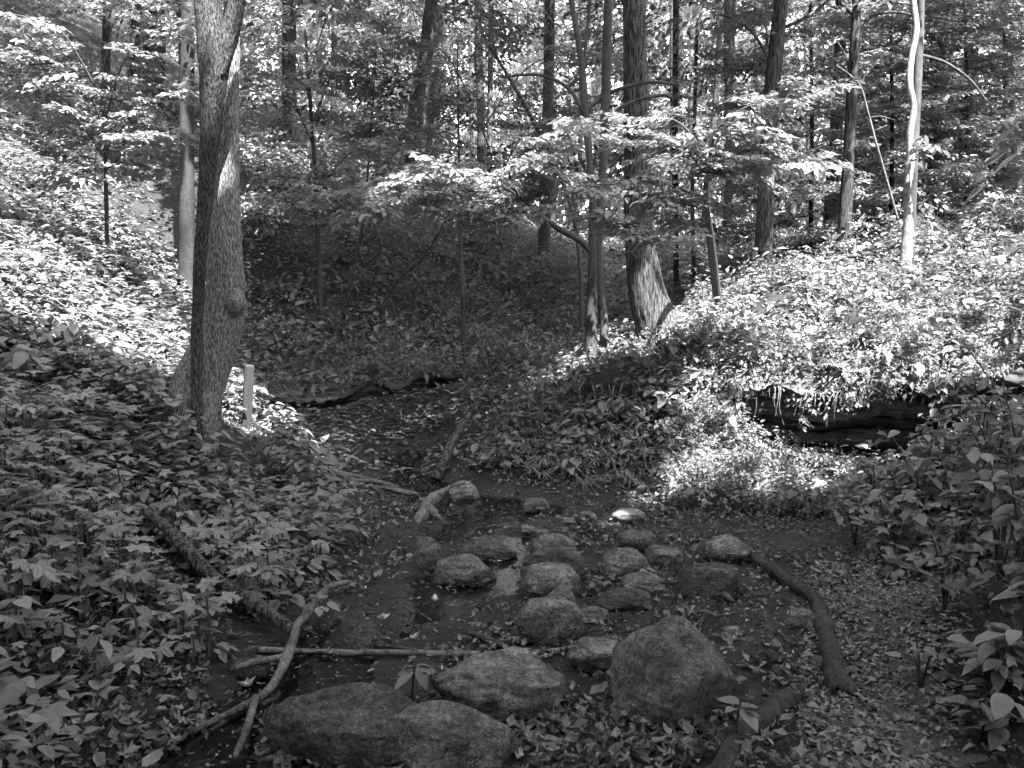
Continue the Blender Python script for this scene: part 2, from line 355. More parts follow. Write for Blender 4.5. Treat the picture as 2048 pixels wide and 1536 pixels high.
u, inv = np.unique(T, return_inverse=True)
link('creek_water', mesh('creek_water', np.stack([X.ravel()[u], Y.ravel()[u], np.full(len(u), WL)], -1), inv.reshape(-1, 4), M_WATER, smooth=True), kind='structure')

# ------------------------------------------------------------------ rock ledges with undercut
def ledge(L, label, layers, thick):
    root = link('rock_ledge', None, loc=(float(L[:, 0].mean()), float(L[:, 1].mean()), 0), label=label, category='rock ledge')
    xs = np.arange(L[0, 0], L[-1, 0], .03); yl = np.interp(xs, L[:, 0], L[:, 1]); dp = np.interp(xs, L[:, 0], L[:, 3]); fl = np.interp(xs, L[:, 0], L[:, 2])
    o = np.array([root.location.x, root.location.y, 0])
    bot_prev = None
    for k in range(layers):
        pr = [0, .25, .12, .42, .3, .6, .5, .8, .7][k]             # how far each bed is set back under the one above
        fr = yl - .06 + pr * dp + (.09 if layers > 4 else .2) * n2(xs, yl * 0 + k, 3.5, 5, k * 3.3)
        ov = 0 if layers > 4 else .12; fr = fr - ov * (k == 0); nb = n2(xs, yl * 0 + k * 2, 2.2, 2, k * 5.5); fr = fr + (.05 if layers > 4 else .16) * np.round(nb * 2.5) / 2.5; ts = np.linspace(0, 1, 12); bk = yl + dp + .35
        Yg = fr[None] + (bk - fr)[None] * ts[:, None] ** 1.3; Xg = np.repeat(xs[None], 12, 0)
        if k == 0: top = z_base(Xg, Yg) + .012
        else: top = np.repeat((bot_prev + .01)[None], 12, 0)
        lipz = z_base(xs, yl) - thick * (.75 + .5 * n2(xs, xs * 0, 2.5, 3, 4.4))
        if k == 0: bot = lipz
        else: bot = bot_prev - (bot_prev - fl + .05) / (layers - k) * (1 + .15 * n2(xs, xs * 0 + k, 3, 2, 9.1))
        b = np.repeat(bot[None], 12, 0); b = np.minimum(b, top - .02)
        mid = (top[0] + b[0]) / 2
        # profile ring: bottom back -> bottom front -> bulged front -> top front -> top back
        rows = [np.stack([Xg[j], Yg[j], b[j]], -1) for j in range(11, -1, -1)]
        for f in (.2, .4, .6, .8):
            rows.append(np.stack([xs, fr - .05 * math.sin(f * math.pi) + .035 * n2(xs, xs * 0 + f * 3, 7, 3, k + 2.2), b[0] + (top[0] - b[0]) * f], -1))
        rows += [np.stack([Xg[j], Yg[j], top[j]], -1) for j in range(12)]
        Vv = np.array(rows); Vv = Vv + np.stack([.0 * Vv[..., 0], .03 * fbm(Vv * 9 + k, 4), .018 * fbm(Vv * [11, 11, 20] + 5 + k, 4)], -1) - o; m, nn = Vv.shape[:2]; ii = np.arange(m - 1)[:, None] * nn + np.arange(nn - 1)[None]
        link('rock_bed', mesh('rock_bed', Vv.reshape(-1, 3), np.stack([ii, ii + 1, ii + 1 + nn, ii + nn], -1).reshape(-1, 4), [M_SOIL, M_STRATA][k > 0] if k == 0 and False else M_STRATA, smooth=True), root)
        bot_prev = bot
ledge(LIP_R, 'long dark undercut rock ledge beneath the plant-covered sunny bank', 6, .13)
ledge(LIP_L, 'broken dark rock ledge jutting from the shaded hillside above the creek bend', 4, .09)

# ------------------------------------------------------------------ boulders
import bmesh
def ico(sub):
    b = bmesh.new(); bmesh.ops.create_icosphere(b, subdivisions=sub, radius=1); b.verts.ensure_lookup_table()
    V = np.array([v.co[:] for v in b.verts]); T = np.array([[v.index for v in f.verts] for f in b.faces]); b.free(); return V, T
ICO5, ICO4, ICO3, ICO1 = ico(6), ico(5), ico(4), ico(1)
def rockmesh(seed, cuts, sub, m, rough=.16, flat_top=None, box=.9):
    r = np.random.default_rng(seed); V, T = {5: ICO5, 4: ICO4, 3: ICO3}[sub]; V = V.copy()
    s = np.sign(V) * np.abs(V) ** box; V = s / np.abs(s).max()
    V = V * (1 + rough * fbm(V * 1.3 + seed * 3.7, 3))[:, None]
    for k in range(cuts):
        nrm = r.normal(size=3); nrm[2] = abs(nrm[2]) * .7; nrm /= np.linalg.norm(nrm); h = r.uniform(.7, .92)
        if flat_top and k == 0: nrm = np.array([r.normal() * .12, -.1, 1]); nrm /= np.linalg.norm(nrm); h = flat_top
        d = V @ nrm - h; V = V - np.where(d > 0, d * .96, 0)[:, None] * nrm
    if seed == 11:                                   # the dome: apex off centre, a broken facet low on one flank
        V[:, 2] = np.where(V[:, 2] > 0, V[:, 2] * (1.04 - .12 * np.abs(V[:, 0] + .12) - .08 * np.abs(V[:, 1])), V[:, 2])
        for nrm, h in (((.62, -.62, -.35), .58), ((.75, -.1, .55), .74), ((-.8, -.35, .3), .84)):
            nrm = np.array(nrm) / np.linalg.norm(nrm); d = V @ nrm - h; V = V - np.where(d > 0, d * .9, 0)[:, None] * nrm
    nn = V / np.linalg.norm(V, axis=1)[:, None]
    V = V + nn * (.034 * fbm(V * 2.6 + seed, 3) - .05 * np.clip(.12 - np.abs(vnoise(V * [1.5, 1.5, 3.5] + seed * 2.2)), 0, 1) +   .009 * fbm(V * 11 + seed, 5, .6) - .018 * np.abs(vnoise(V * 2.6 + seed * 5.1)))[:, None]
    lo, hi = V.min(0), V.max(0); V = (V - (lo + hi) / 2) / ((hi - lo) / 2)
    return mesh('boulder', V, T, m, smooth=True)
def boulder(x0, x1, top, bot, label, seed, m=None, cuts=3, dr=.85, rough=.16, flat=None, yaw=None, name='boulder', tilt=0, emb=.22):
    pc = ((x0 + x1) / 2, (top + bot) / 2); d = ray(*pc); ok = None
    for Yc in np.arange(2.6, 14, .01):
        q = CAM + d * (Yc / d[1]); wd = (x1 - x0) * Yc / F; dep = wd * dr; al = math.atan2(-d[2], d[1]); vis = (bot - top) * Yc / F * 1.05
        hh = math.sqrt(max((vis / 2) ** 2 - (dep / 2 * math.sin(al)) ** 2, (.2 * wd) ** 2)) / math.cos(al) * 2
        if q[2] - hh / 2 * (1 - 2 * emb) <= zt(q[0], q[1]): break
    hh *= 1.12 if seed == 15 else .98 if seed in (14, 16) else 1.18
    big = (x1 - x0)
    me = rockmesh(seed, cuts, 5 if big > 200 else 4 if big > 70 else 3, m or M_ROCK, rough, flat, 1.0 if seed in (11, 13, 14, 15, 17, 20) else .9)
    me.transform(__import__('mathutils').Matrix.Diagonal((wd / 2, dep / 2, hh / 2, 1)))
    o = link(name, me, loc=(q[0], q[1], q[2]), rot=(0, math.radians(tilt), math.radians(yaw if yaw is not None else 0)), label=label, category='boulder' if big > 60 else 'stone')
    ROCKS.append((q, wd, dep, hh)); return o
ROCKS = []
for a in [
 (1216,1490,1253,1462,'large mottled dome boulder, biggest in the creek bed',11,None,0,.9,.12,None),
 (1130,1262,1284,1345,'flat slab rock wedged against the largest mottled boulder',12,None,3,.7,.12,.6),
 (1030,1168,1202,1298,'smooth egg-shaped boulder tilted beside the thin horizontal log',13,None,1,.85,.10,None),
 (515,880,1376,1550,'long low whale-backed boulder under the forked branch',14,M_MOSSY,4,.5,.14,None),  # darker stone tone stands in for the shading between the front boulders
 (735,1040,1408,1560,'broad humped boulder half buried in fallen leaves',15,None,4,.6,.14,None),
 (858,1142,1324,1424,'wide low flat boulder just behind the thin horizontal log',16,None,4,.7,.14,.6),
 (1036,1166,1132,1206,'rounded boulder leaning against a darker one in the stepping-stone cluster',17,None,2,.85,.12,None),
 (1038,1172,1100,1170,'dark boulder sandwiched between two others in the stepping-stone cluster',18,M_MOSSY,3,.6,.14,None),
 (1054,1154,1074,1124,'light-topped boulder at the back of the stepping-stone cluster',19,None,2,.8,.14,None),
 (1086,1154,1179,1230,'small round stone tucked between the egg-shaped boulder and the cluster',20,None,1,.9,.10,None),
 (1146,1222,1214,1252,'small grey wedge stone beside the egg-shaped boulder',21,None,3,.8,.14,None),
 (1194,1306,1182,1222,'low dark loaf-shaped stone in front of a pale pointed one',22,M_MOSSY,2,.7,.16,None),
 (1242,1332,1149,1194,'pale pointed stone behind the low dark loaf-shaped stone',23,None,4,.8,.16,None),
 (1198,1308,1102,1168,'rounded dark boulder with a sloping back and a shadowed underside',24,None,2,.8,.12,None),
 (1224,1308,1069,1118,'flat-topped mossy block behind the rounded sloping boulder',25,M_MOSSY,3,.8,.12,.62),
 (1288,1368,1098,1138,'thin light slab stone lying beside the flat-topped mossy block',26,None,4,.8,.12,.4),
 (1352,1494,1132,1198,'angular speckled boulder in front of the curved log',27,M_MOSSY,5,.7,.16,None),
 (1398,1506,1074,1130,'rough boulder under the upper end of the curved log',28,None,3,.8,.18,None),
 (824,884,1081,1148,'upright angular block standing alone in the creek channel',29,None,5,.8,.10,None),
 (866,996,1117,1180,'pale ridged boulder with a sloping flat face at the water',30,None,4,.8,.14,None),
 (908,1038,1076,1128,'low dark mossy boulder partly sunk in the creek bed',31,M_MOSSY,2,.7,.18,None),
 (896,959,966,1013,'smooth pale stone beside the bleached driftwood',32,M_ROCKP,2,.7,.12,None),
 (1046,1100,999,1031,'dark rounded stone standing in the shallow water by the fern bank',33,None,1,.8,.12,None),
 (1222,1290,1020,1049,'whitish flat stone in the sun patch on the creek bed',34,M_ROCKW,2,.8,.14,.6),
 (1156,1194,1025,1046,'small flat block stone next to the whitish one',35,None,4,.8,.10,.6),
 (1122,1152,1036,1048,'tiny pale stone beside the small flat block stone',36,M_ROCKP,2,.9,.14,None),
 (1042,1078,1050,1069,'small lumpy pale stone, one of two touching at the water edge',37,M_ROCKP,3,.9,.18,None),
 (1064,1100,1060,1077,'small speckled stone touching the lumpy pale stone',38,None,3,.9,.18,None),
 (1568,1634,1219,1262,'light rounded stone against the curved log by the path',39,None,2,.9,.12,None),
 (1446,1484,1254,1276,'little crumbly pale stone on the leafy mud',40,M_ROCKP,4,.9,.2,None),
 (462,545,1318,1356,'smooth wet stone at the foot of the leafy bank',41,M_MOSSY,1,.8,.12,None),
 (1192,1212,1047,1058,'tiny whitish pebble near the flat block stone',42,M_ROCKW,2,.9,.14,None)]:
    boulder(a[0], a[1], a[2], a[3], a[4], a[5], a[6], a[7], a[8], a[9], a[10])

# ------------------------------------------------------------------ logs and sticks
def ground_path(pts, lift=.5):
    """pixel path lying on the ground: (px, py, width px) -> points and radii"""
    P, R = [], []
    for px, py, wp in pts:
        q = G(px, py + wp * .3); r = wp * q[1] / F / 2; P.append(q + [0, 0, r * lift]); R.append(r)
    return np.array(P), np.array(R)
def log(name, pts, label, cat, m, rough=.12, seg=18, jag=.03, lift=.6, step=.03, subs=(), raise_=None, pname='branch', thin=.86):
    P, R = ground_path(pts, lift); R = R * thin
    if raise_ is not None: P[:, 2] += np.interp(np.arange(len(P)), np.linspace(0, len(P) - 1, len(raise_)), raise_)
    o0 = P.mean(0); V, T = tube(P - o0, R, seg, step, rough, 9, .004 if R.max() > .03 else 0, seed=float(o0[0]) * 7, jag=jag, wob=min(.45 * R.mean(), .02))
    o = link(name, mesh(name, V, T, m, smooth=True), loc=o0, label=label, category=cat)
    for sp in subs:
        P2, R2 = ground_path(sp, lift)
        if raise_ is not None: P2[:, 2] += raise_[len(raise_) // 2]
        V, T = tube(P2 - o0, R2, 10, .03, rough, 9, seed=1.1); link(pname, mesh(pname, V, T, m, smooth=True), o)
    return o
log('curved_log', [(1484,1098,30),(1520,1122,40),(1575,1160,46),(1622,1190,46),(1645,1235,44),(1656,1290,50),(1668,1345,54),(1672,1376,50)],
    'long dark curved log with a broken splintered end beside the leafy path', 'log', M_LOG, .2, 28, .07, .5, thin=.74)
V, T = tube([(0, 0, 0), (.03, -.10, -.02), (.035, -.19, -.04)], [.03, .026, .016], 10, .02, .3, 20, jag=.03)
q = G(1680, 1385); link('splintered_snag', mesh('splintered_snag', V, T, M_LOG, smooth=True), loc=q + [0, .12, .06], label='short splintered wood piece sticking out of the curved log end', category='wood')
log('short_log', [(1432,1580,60),(1450,1510,58),(1478,1462,56),(1530,1425,56),(1578,1392,50)], 'short thick damp log leading towards the largest boulder', 'log', M_LOG, .18, 28, .04, .5, thin=.8)
log('thin_log', [(524,1303,17),(640,1308,19),(800,1310,18),(960,1311,17),(1090,1306,15),(1150,1299,13)], 'thin straight log lying level across the creek', 'log', M_WOOD, .14, 14, .02, 1.0)
log('forked_branch', [(696,1184,13),(655,1206,20),(625,1255,22),(597,1295,23),(582,1345,22),(556,1395,21),(530,1420,20),(478,1438,19),(420,1462,16),(385,1482,12)],
    'pale forked branch bending down the bank across the thin log', 'branch', M_DRIFT, .10, 14, .01, 1.0, subs=[[(578,1350,15),(540,1357,14),(505,1363,13),(472,1374,9)], [(512,1436,15),(500,1485,17),(484,1530,15),(470,1560,10)]], raise_=[.05, .08, .10, .08, .03, .03], pname='side_branch')
log('wet_stick', [(538,1392,9),(500,1412,13),(450,1448,15),(390,1490,20),(330,1540,22)], 'dark wet stick lying below the pale forked branch', 'stick', M_LOG, .12, 10, .01, .8)
log('leaning_log', [(292,1083,20),(335,1118,27),(380,1165,30),(420,1195,32),(480,1228,32),(540,1262,30),(588,1292,24)], 'bark-covered log slanting down the leafy bank to the forked branch', 'log', M_BARK2, .12, 18, .02, 1.2, raise_=[.16, .14, .08, .05])
log('bark_slab', [(1524,1302,12),(1560,1318,26),(1595,1338,26),(1618,1354,12)], 'dark rotten strip of wood between the big boulder and the curved log', 'wood', M_DARKB, .2, 12, .01, .5)
Pd = [W(843, 1050, 6.45), W(848, 1030, 6.52), W(852, 1012, 6.66), W(868, 998, 6.8), W(884, 984, 6.95), W(905, 972, 7.15), W(940, 963, 7.4)]; Rd = np.array([.012, .055, .048, .05, .028, .012, .008])
V, T = tube(np.array(Pd) - Pd[1], Rd, 26, .012, .34, 11, .004, seed=4.4, jag=.02); dw = link('driftwood', mesh('driftwood', V, T, M_DRIFT, smooth=True), loc=Pd[1], label='knobbly bleached driftwood stump beside the smooth pale stone', category='driftwood')
for Q, RR in [([W(846, 1030, 6.5), W(836, 1040, 6.42), W(838, 1052, 6.4)], [.04, .03, .01]), ([W(866, 1005, 6.75), W(848, 1000, 6.72), W(838, 1003, 6.7)], [.03, .02, .008]), ([W(856, 1018, 6.55), W(868, 1026, 6.5), W(872, 1036, 6.48)], [.035, .028, .01])]:
    V, T = tube(np.array(Q) - Pd[1], RR, 14, .012, .35, 12); link('knob', mesh('knob', V, T, M_DRIFT, smooth=True), dw)
log('slanting_log', [(872,962,20),(895,935,24),(920,905,22),(942,880,18)], 'dark log leaning on the fern bank above the driftwood', 'log', M_BARK2, .12, 14, .02, 1.0, raise_=[.0, .12, .2, .25])
log('creek_branch', [(646,943,8),(700,953,12),(760,970,13),(800,978,8)], 'long pale branch lying at the far bend of the creek', 'branch', M_DRIFT, .15, 10, .01, 1.2)
log('creek_branch', [(664,964,9),(740,966,11),(830,986,10)], 'pale straight branch crossing beneath another at the creek bend', 'branch', M_DRIFT, .15, 10, .01, 1.0)
log('creek_branch', [(732,973,8),(780,982,16),(830,992,16),(846,995,8)], 'thick short pale branch pointing at the driftwood', 'branch', M_DRIFT, .2, 12, .01, 1.0)
for k, (pts, lab) in enumerate([
 ([(732,1228,5),(770,1226,7),(808,1229,6)], 'dark straight twig floating in the dark pool'), ([(804,1214,7),(835,1228,8),(862,1241,4)], 'pale twig crossing the dark pool'),
 ([(814,1254,13),(824,1240,13),(832,1228,10)], 'short stubby stick end-on in the dark pool'), ([(750,1291,5),(800,1297,7),(846,1304,5)], 'slim wet twig just behind the thin level log'),
 ([(866,1240,3),(905,1236,4),(930,1242,3)], 'fine twig at the pool edge beside the egg-shaped boulder'), ([(1546,1106,3),(1625,1100,5),(1700,1090,4),(1765,1083,2)], 'thin pale twig on the mud behind the curved log'),
 ([(935,1264,10),(970,1282,20),(1018,1300,12)], 'flat rotten wood chunk against the thin level log'), ([(1325,1168,9),(1365,1164,9)], 'small dark stick between the pale pointed stone and the angular boulder'),
 ([(836,1048,2),(862,1060,3),(882,1070,2)], 'fine straight twig below the driftwood'), ([(1436,1186,16),(1455,1196,18),(1470,1206,8)], 'dark rotten knot of wood below the angular speckled boulder'),
 ([(600,1255,4),(680,1290,4)], 'bent twig hanging over the left bank'), ([(262,1390,24),(270,1425,22),(268,1450,14)], 'pale broken stub poking out of the litter on the left bank'),
 ([(1640,1455,6),(1560,1475,7),(1530,1490,5)], 'twig on the path beside the short thick log'), ([(420,1280,6),(470,1320,9),(490,1350,6)], 'dark root end under the slanting bark-covered log')]):
    log('twig' if k != 2 else 'stick', pts, lab.replace('left bank', 'leafy bank'), 'twig', [M_TWIG, M_WOOD, M_LOG][k % 3], .1, 8, .005, 1.0, .02)

# ------------------------------------------------------------------ timber post
b = bmesh.new(); q = G(493, 856); pw = 18 * q[1] / F; ph = 128 * q[1] / F
prof = [(-.15, 1), (ph * .96, 1), (ph * .985, .94), (ph, .78)]; rings = []
for z, s in prof:
    rings.append([b.verts.new((sx * pw / 2 * s, sy * pw / 2 * s, z)) for sx, sy in ((-1, -1), (1, -1), (1, 1), (-1, 1))])
for r0, r1 in zip(rings[:-1], rings[1:]):
    for k in range(4): b.faces.new((r0[k], r0[(k + 1) % 4], r1[(k + 1) % 4], r1[k]))
b.faces.new(rings[-1]); bmesh.ops.bevel(b, geom=[e for e in b.edges if abs(e.verts[0].co.z - e.verts[1].co.z) > .2], offset=.006, segments=2, affect='EDGES')
me = bpy.data.meshes.new('post'); b.to_mesh(me); b.free(); me.materials.append(M_POST)
link('trail_post', me, loc=q, rot=(0, math.radians(4), math.radians(24)), label='plain square wooden trail post leaning slightly beside the forked tree', category='post')

# ------------------------------------------------------------------ leaf templates (base at origin, +Y to the tip, +Z up)
def ovate(n=6, wid=.3, fold=.09, droop=.22):
    t = np.linspace(0, 1, n); wv = wid * np.sin(np.pi * t ** .8) ** .8; wv[0] = wv[-1] = 0
    V = [(0, a, -droop * a * a) for a in t]; V += [(-x, a - .04, -droop * a * a + fold * (x / wid)) for x, a in zip(wv[1:-1], t[1:-1])]; V += [(x, a - .04, -droop * a * a + fold * (x / wid)) for x, a in zip(wv[1:-1], t[1:-1])]
    T = []; m = n - 2
    for k in range(n - 1):
        for o in (n, n + m):
            a, c = k, k + 1; l0 = o + k - 1 if k > 0 else None; l1 = o + k if k < m else None
            f = []
            if l0 is not None and l1 is not None: f = [(a, c, l1), (a, l1, l0)]
            elif l1 is not None: f = [(a, c, l1)]
            elif l0 is not None: f = [(a, c, l0)]
            T += f if o == n + m else [q[::-1] for q in f]
    return np.array(V), np.array(T)
def maple(droop=.16, wav=.05):
    half = [(0, 1.0), (8, .78), (15, .72), (27, .44), (41, .64), (49, .70), (55, .92), (63, .70), (80, .40), (94, .52), (107, .66), (119, .44), (148, .22)]
    pts = half + [(-a, r) for a, r in half[:0:-1]] ; pts.insert(len(half), (180, .08))
    V = [(0, 0, .02)]
    for k, (a, r) in enumerate(pts):
        V.append((math.sin(math.radians(a)) * r, math.cos(math.radians(a)) * r, -droop * r * r + wav * (1 if k % 3 == 0 else -.6) * r))
    m = len(pts); T = [(0, 1 + (k + 1) % m, 1 + k) for k in range(m)]
    return np.array(V), np.array(T)[:, ::-1]
def heart(droop=.15):
    a = np.linspace(0, 2 * np.pi, 18, endpoint=False); r = .52 * (1 + .12 * np.cos(a)) * (1 - .45 * np.exp(-((a - np.pi) / .3) ** 2))
    V = [(0, .1, 0)] + [(math.sin(t) * q, .45 + math.cos(t) * q, .06 * abs(math.sin(t)) - droop * (.45 + math.cos(t) * q) ** 2) for t, q in zip(a, r)]
    return np.array(V), np.array([(0, 1 + k, 1 + (k + 1) % 18) for k in range(18)])[:, ::-1]
OV, OVT = ovate(); OV5, OV5T = ovate(5, .26, .08, .18); MP, MPT = maple(); HT, HTT = heart()
RH = np.array([(0, 0, 0), (-.27, .45, .07), (.27, .45, .07), (0, 1, -.12)]); RHT = np.array([(0, 2, 3), (0, 3, 1)])
OV4, OV4T = ovate(4, .3, .08, .2)
MPL = MP[[0] + [1 + k for k in (0, 3, 6, 8, 10, 12, 13, 14, 16, 18, 20, 23)]]; MPLT = np.array([(0, 1 + k, 1 + (k + 1) % 12) for k in range(12)])[:, ::-1]
def prism(P, R):
    P = np.asarray(P, float); V = []
    for p, r in zip(P, R): V += [p + [r, 0, -r * .6], p + [-r, 0, -r * .6], p + [0, 0, r]]
    T = [t for k in range(len(P) - 1) for a in range(3) for t in ((3 * k + a, 3 * k + (a + 1) % 3, 3 * k + 3 + a), (3 * k + (a + 1) % 3, 3 * k + 3 + (a + 1) % 3, 3 * k + 3 + a))]
    return np.array(V), np.array(T)
def spray_template(seed, n, leaf, lt, size, twigs=True):
    r = np.random.default_rng(seed); B = Batch(); Bt = Batch(); p, hd = [], []
    for k in range(7):
        t = (k + .6) / 7.5
        for s in (-1, 1):
            ln = (.52 * (1 - t) + .12) * r.uniform(.7, 1.15); an = s * r.uniform(.6, .95); base = np.array([0, t, 0]); m = max(2, int(ln * n / 5.0))
            if r.random() < .12: continue
            for j in range(m):
                f = (j + .7) / m * ln; s2 = 1 if j % 2 else -1
                p.append(base + [math.sin(an) * f, math.cos(an) * f * .8, 0]); hd.append(an + s2 * r.uniform(.35, .9))
            if twigs:
                e = base + [math.sin(an) * ln, math.cos(an) * ln * .8, 0]; V, T = prism([base, e], [.004, .0015]); Bt.add(V, T, .3)
    p = np.array(p); hd = np.array(hd); K = len(p); p[:, 2] = r.normal(0, .025, K)
    B.inst(leaf, lt, p, frames(hd, r.normal(-.12, .2, K), r.normal(0, .28, K), size * r.uniform(.7, 1.2, K)), r.random(K))
    if twigs:
        V, T = prism([(0, -.1, 0), (0, .3, .01), (0, .65, .015), (0, 1, 0)], [.008, .006, .004, .002]); Bt.add(V, T, .3)
    V = np.concatenate(B.V); T = np.concatenate(B.T); C = np.concatenate(B.C)
    def sag(V): V = V.copy(); V[:, 2] += -.10 * V[:, 1] ** 2 - .10 * V[:, 0] ** 2 + .05 * V[:, 1]; return V
    if twigs: return sag(V), T, C, sag(np.concatenate(Bt.V)), np.concatenate(Bt.T)
    return sag(V), T, C, None, None
SP_NEAR = [spray_template(k, 56, OV4, OV4T, .165) for k in range(5)]
SP_MID = [spray_template(20 + k, 62, RH, RHT, .135, False) for k in range(4)]
SP_FAR = [spray_template(40 + k, 70, RH, RHT, .11, False) for k in range(5)]
def put_sprays(Bl, Bt, tmpl, pos, head, pitch, roll, scale):
    ch = rng.integers(0, len(tmpl), len(pos))
    for k, (V, T, C, TV, TT) in enumerate(tmpl):
        s = ch == k
        if not s.any(): continue
        R = frames(head[s], pitch[s], roll[s], scale[s]); m = s.sum()
        VV = np.einsum('kij,nj->kni', R, V) + pos[s][:, None]; off = (np.arange(m) * len(V))[:, None, None]
        Bl.add(VV.reshape(-1, 3), (T[None] + off).reshape(-1, 3), (np.tile(C, (m, 1)) * .7 + rng.random((m, 1)) * .3).ravel())
        if Bt is not None and TV is not None:
            VV = np.einsum('kij,nj->kni', R, TV) + pos[s][:, None]; off = (np.arange(m) * len(TV))[:, None, None]
            Bt.add(VV.reshape(-1, 3), (TT[None] + off).reshape(-1, 3), .3)

# ------------------------------------------------------------------ trees
TREES = []          # (xy, root, z of lowest crown leaf, extra crown Batch)
def tree(pts, Y, label, m, top=13.0, seg=20, flare=.5, rough=.06, ridge=0.0, group=None, name='forest_tree', step=.17, lobes=5, canopy=True, cat='tree', extra=()):
    """pts: pixel centre line with widths, bottom to top, at distance Y; the trunk goes on out of the frame up to `top`"""
    P = np.array([W(a, b_, Y if not isinstance(Y, (list, tuple)) else Y[k]) for k, (a, b_, c) in enumerate(pts)]); R = np.array([c * P[k, 1] / F / 2 for k, (a, b_, c) in enumerate(pts)])
    zb = float(z_base(P[:1, 0], P[:1, 1])[0]); P[0, 2] = min(P[0, 2], zb); P = np.r_[[P[0] - [0, 0, .25]], P]; R = np.r_[R[0], R]
    if top and top > P[-1, 2] + .5:
        dr = P[-1] - P[-2]; dr = dr / np.linalg.norm(dr); h = top - P[-1, 2]
        P = np.r_[P, [P[-1] + (dr * [.5, .5, 1]) * h * .4, P[-1] + (dr * [.4, .4, 1]) * h]]; R = np.r_[R, R[-1] * .8, R[-1] * .3]
    o0 = np.array([P[1, 0], P[1, 1], zb]); root = link(name, None, loc=o0, label=label, category=cat, group=group)
    V, T = tube(P - o0, R, seg, step, rough, 6, ridge, flare, lobes, seed=float(P[0, 0]) * 3); link('trunk', mesh('trunk', V, T, m, smooth=True), root)
    for ex in extra:
        Q = np.array([W(a, b_, e[0] if e else (Y if not isinstance(Y, (list, tuple)) else Y[-1])) for a, b_, c, *e in ex]); RR = np.array([c * Q[k, 1] / F / 2 for k, (a, b_, c, *e) in enumerate(ex)])
        V, T = tube(Q - o0, RR, 10, .06, rough, 6, ridge * .6, seed=2.2); link('limb', mesh('limb', V, T, m, smooth=True), root)
    if canopy: TREES.append([o0, root, Batch(), Batch()])
    return root, o0
# the forked tree on the leafy bank: thick leaning stem behind, thinner stem in front that forks
t1, o1 = tree([(380,870,112),(386,825,108),(394,773,104),(424,705,92),(446,640,82),(449,590,74),(448,500,68),(449,380,58),(453,260,48),(458,160,40),(462,60,34),(464,-60,30)], 6.5,
     'big rough-barked forked tree on the leafy bank beside the trail post', M_BARK, 14, 80, .02, .05, .007, step=.035)
Pf = np.array([W(a, b_, 6.12) for a, b_ in [(393,910),(393,860),(394,740),(395,640),(401,500),(411,400),(418,300),(424,200),(428,120),(420,50),(413,-40),(405,-300)]]); Rf = np.array([26,24,23,22,24,27,34,46,60,52,46,40]) * 6.12 / F / 2
V, T = tube(Pf - o1, Rf, 56, .035, .06, 6, .005); link('trunk', mesh('front_trunk', V, T, M_BARKB, smooth=True), t1, label='thinner dark front stem that forks near the top')
Pf = np.array([W(a, b_, 6.1) for a, b_ in [(436,150),(450,95),(466,40),(478,-10),(505,-120)]]); V, T = tube(Pf - o1, np.array([34, 38, 34, 30, 26]) * 6.1 / F / 2, 60, .02, .06, 6, .005); link('limb', mesh('limb', V, T, M_BARKB, smooth=True), t1)
V, T = tube(np.array([W(462,630,6.44), W(472,606,6.42), W(470,575,6.46)]) - o1, np.array([.05, .075, .03]), 20, .02, .3, 10, .004); link('burl', mesh('burl', V, T, M_BARK, smooth=True), t1)
tree([(374,596,44),(374,500,30),(374,330,27),(374,160,26),(377,0,27),(380,-60,26)], 12, 'smooth grey trunk standing behind the forked tree', M_SMOOTHD, 14, 24, .5, .04)
t3, o3 = tree([(1181,728,24),(1183,640,22),(1186,560,22),(1186,480,19),(1184,400,14),(1180,330,13),(1172,240,15),(1164,130,13),(1142,0,11),(1130,-60,9)], 10, 'slim twin-stemmed tree on the fern bank crest spreading soft grey leaf tiers over the ledge', M_SMOOTH, 9, 16, .3, .05, name='understory_tree',
     extra=[[(1204,722,16),(1208,650,17),(1200,590,16),(1196,520,16),(1200,430,17),(1206,330,17),(1211,200,18),(1214,100,18),(1217,-20,17),(1220,-300,12)], [(1184,505,16),(1160,480,13),(1125,462,12),(1085,435,11),(1055,408,8),(1020,385,5)], [(1171,235,10),(1140,180,7),(1080,150,6),(1000,155,4)], [(1172,225,9),(1210,190,8),(1290,165,7),(1360,170,5)], [(1166,150,8),(1172,80,6),(1180,0,5)], [(1200,260,8),(1250,210,7),(1330,190,6),(1345,205,4)]])
t4, o4 = tree([(1326,672,88),(1312,640,82),(1294,590,72),(1281,500,62),(1277,400,56),(1274,300,52),(1272,200,49),(1270,100,45),(1268,0,43),(1266,-60,42)], 10.5, 'tall thick oak-like trunk with flared roots on the fern bank crest', M_BARK2, 15, 70, .55, .05, .006, step=.05, lobes=4,
     extra=[[(1335,650,34),(1368,668,22),(1420,690,12)], [(1320,672,30),(1296,690,18),(1270,706,8)]])
tree([(1524,572,40),(1528,480,34),(1534,330,31),(1542,200,31),(1552,100,29),(1562,0,27),(1566,-60,26)], 13.5, 'straight furrowed trunk rising behind the sunny leaf sprays', M_BARK2, 15, 30, .3, .05, .004,
     extra=[[(1540,120,7),(1500,60,5),(1440,30,4),(1380,60,2)], [(1556,60,8),(1620,30,6),(1680,-20,4)]])
tree([(1686,505,27),(1692,400,24),(1698,300,21),(1704,180,20),(1712,40,18),(1716,-60,17)], 12.6, 'dark straight trunk standing apart at the top of the sunny bank', M_DARKB, 13, 18, .2, .05, extra=[[(1708,30,9),(1680,5,6),(1640,-20,4)], [(1710,60,7),(1750,30,6),(1800,25,5),(1850,40,3)], [(1704,160,5),(1690,110,4),(1672,80,2)]])
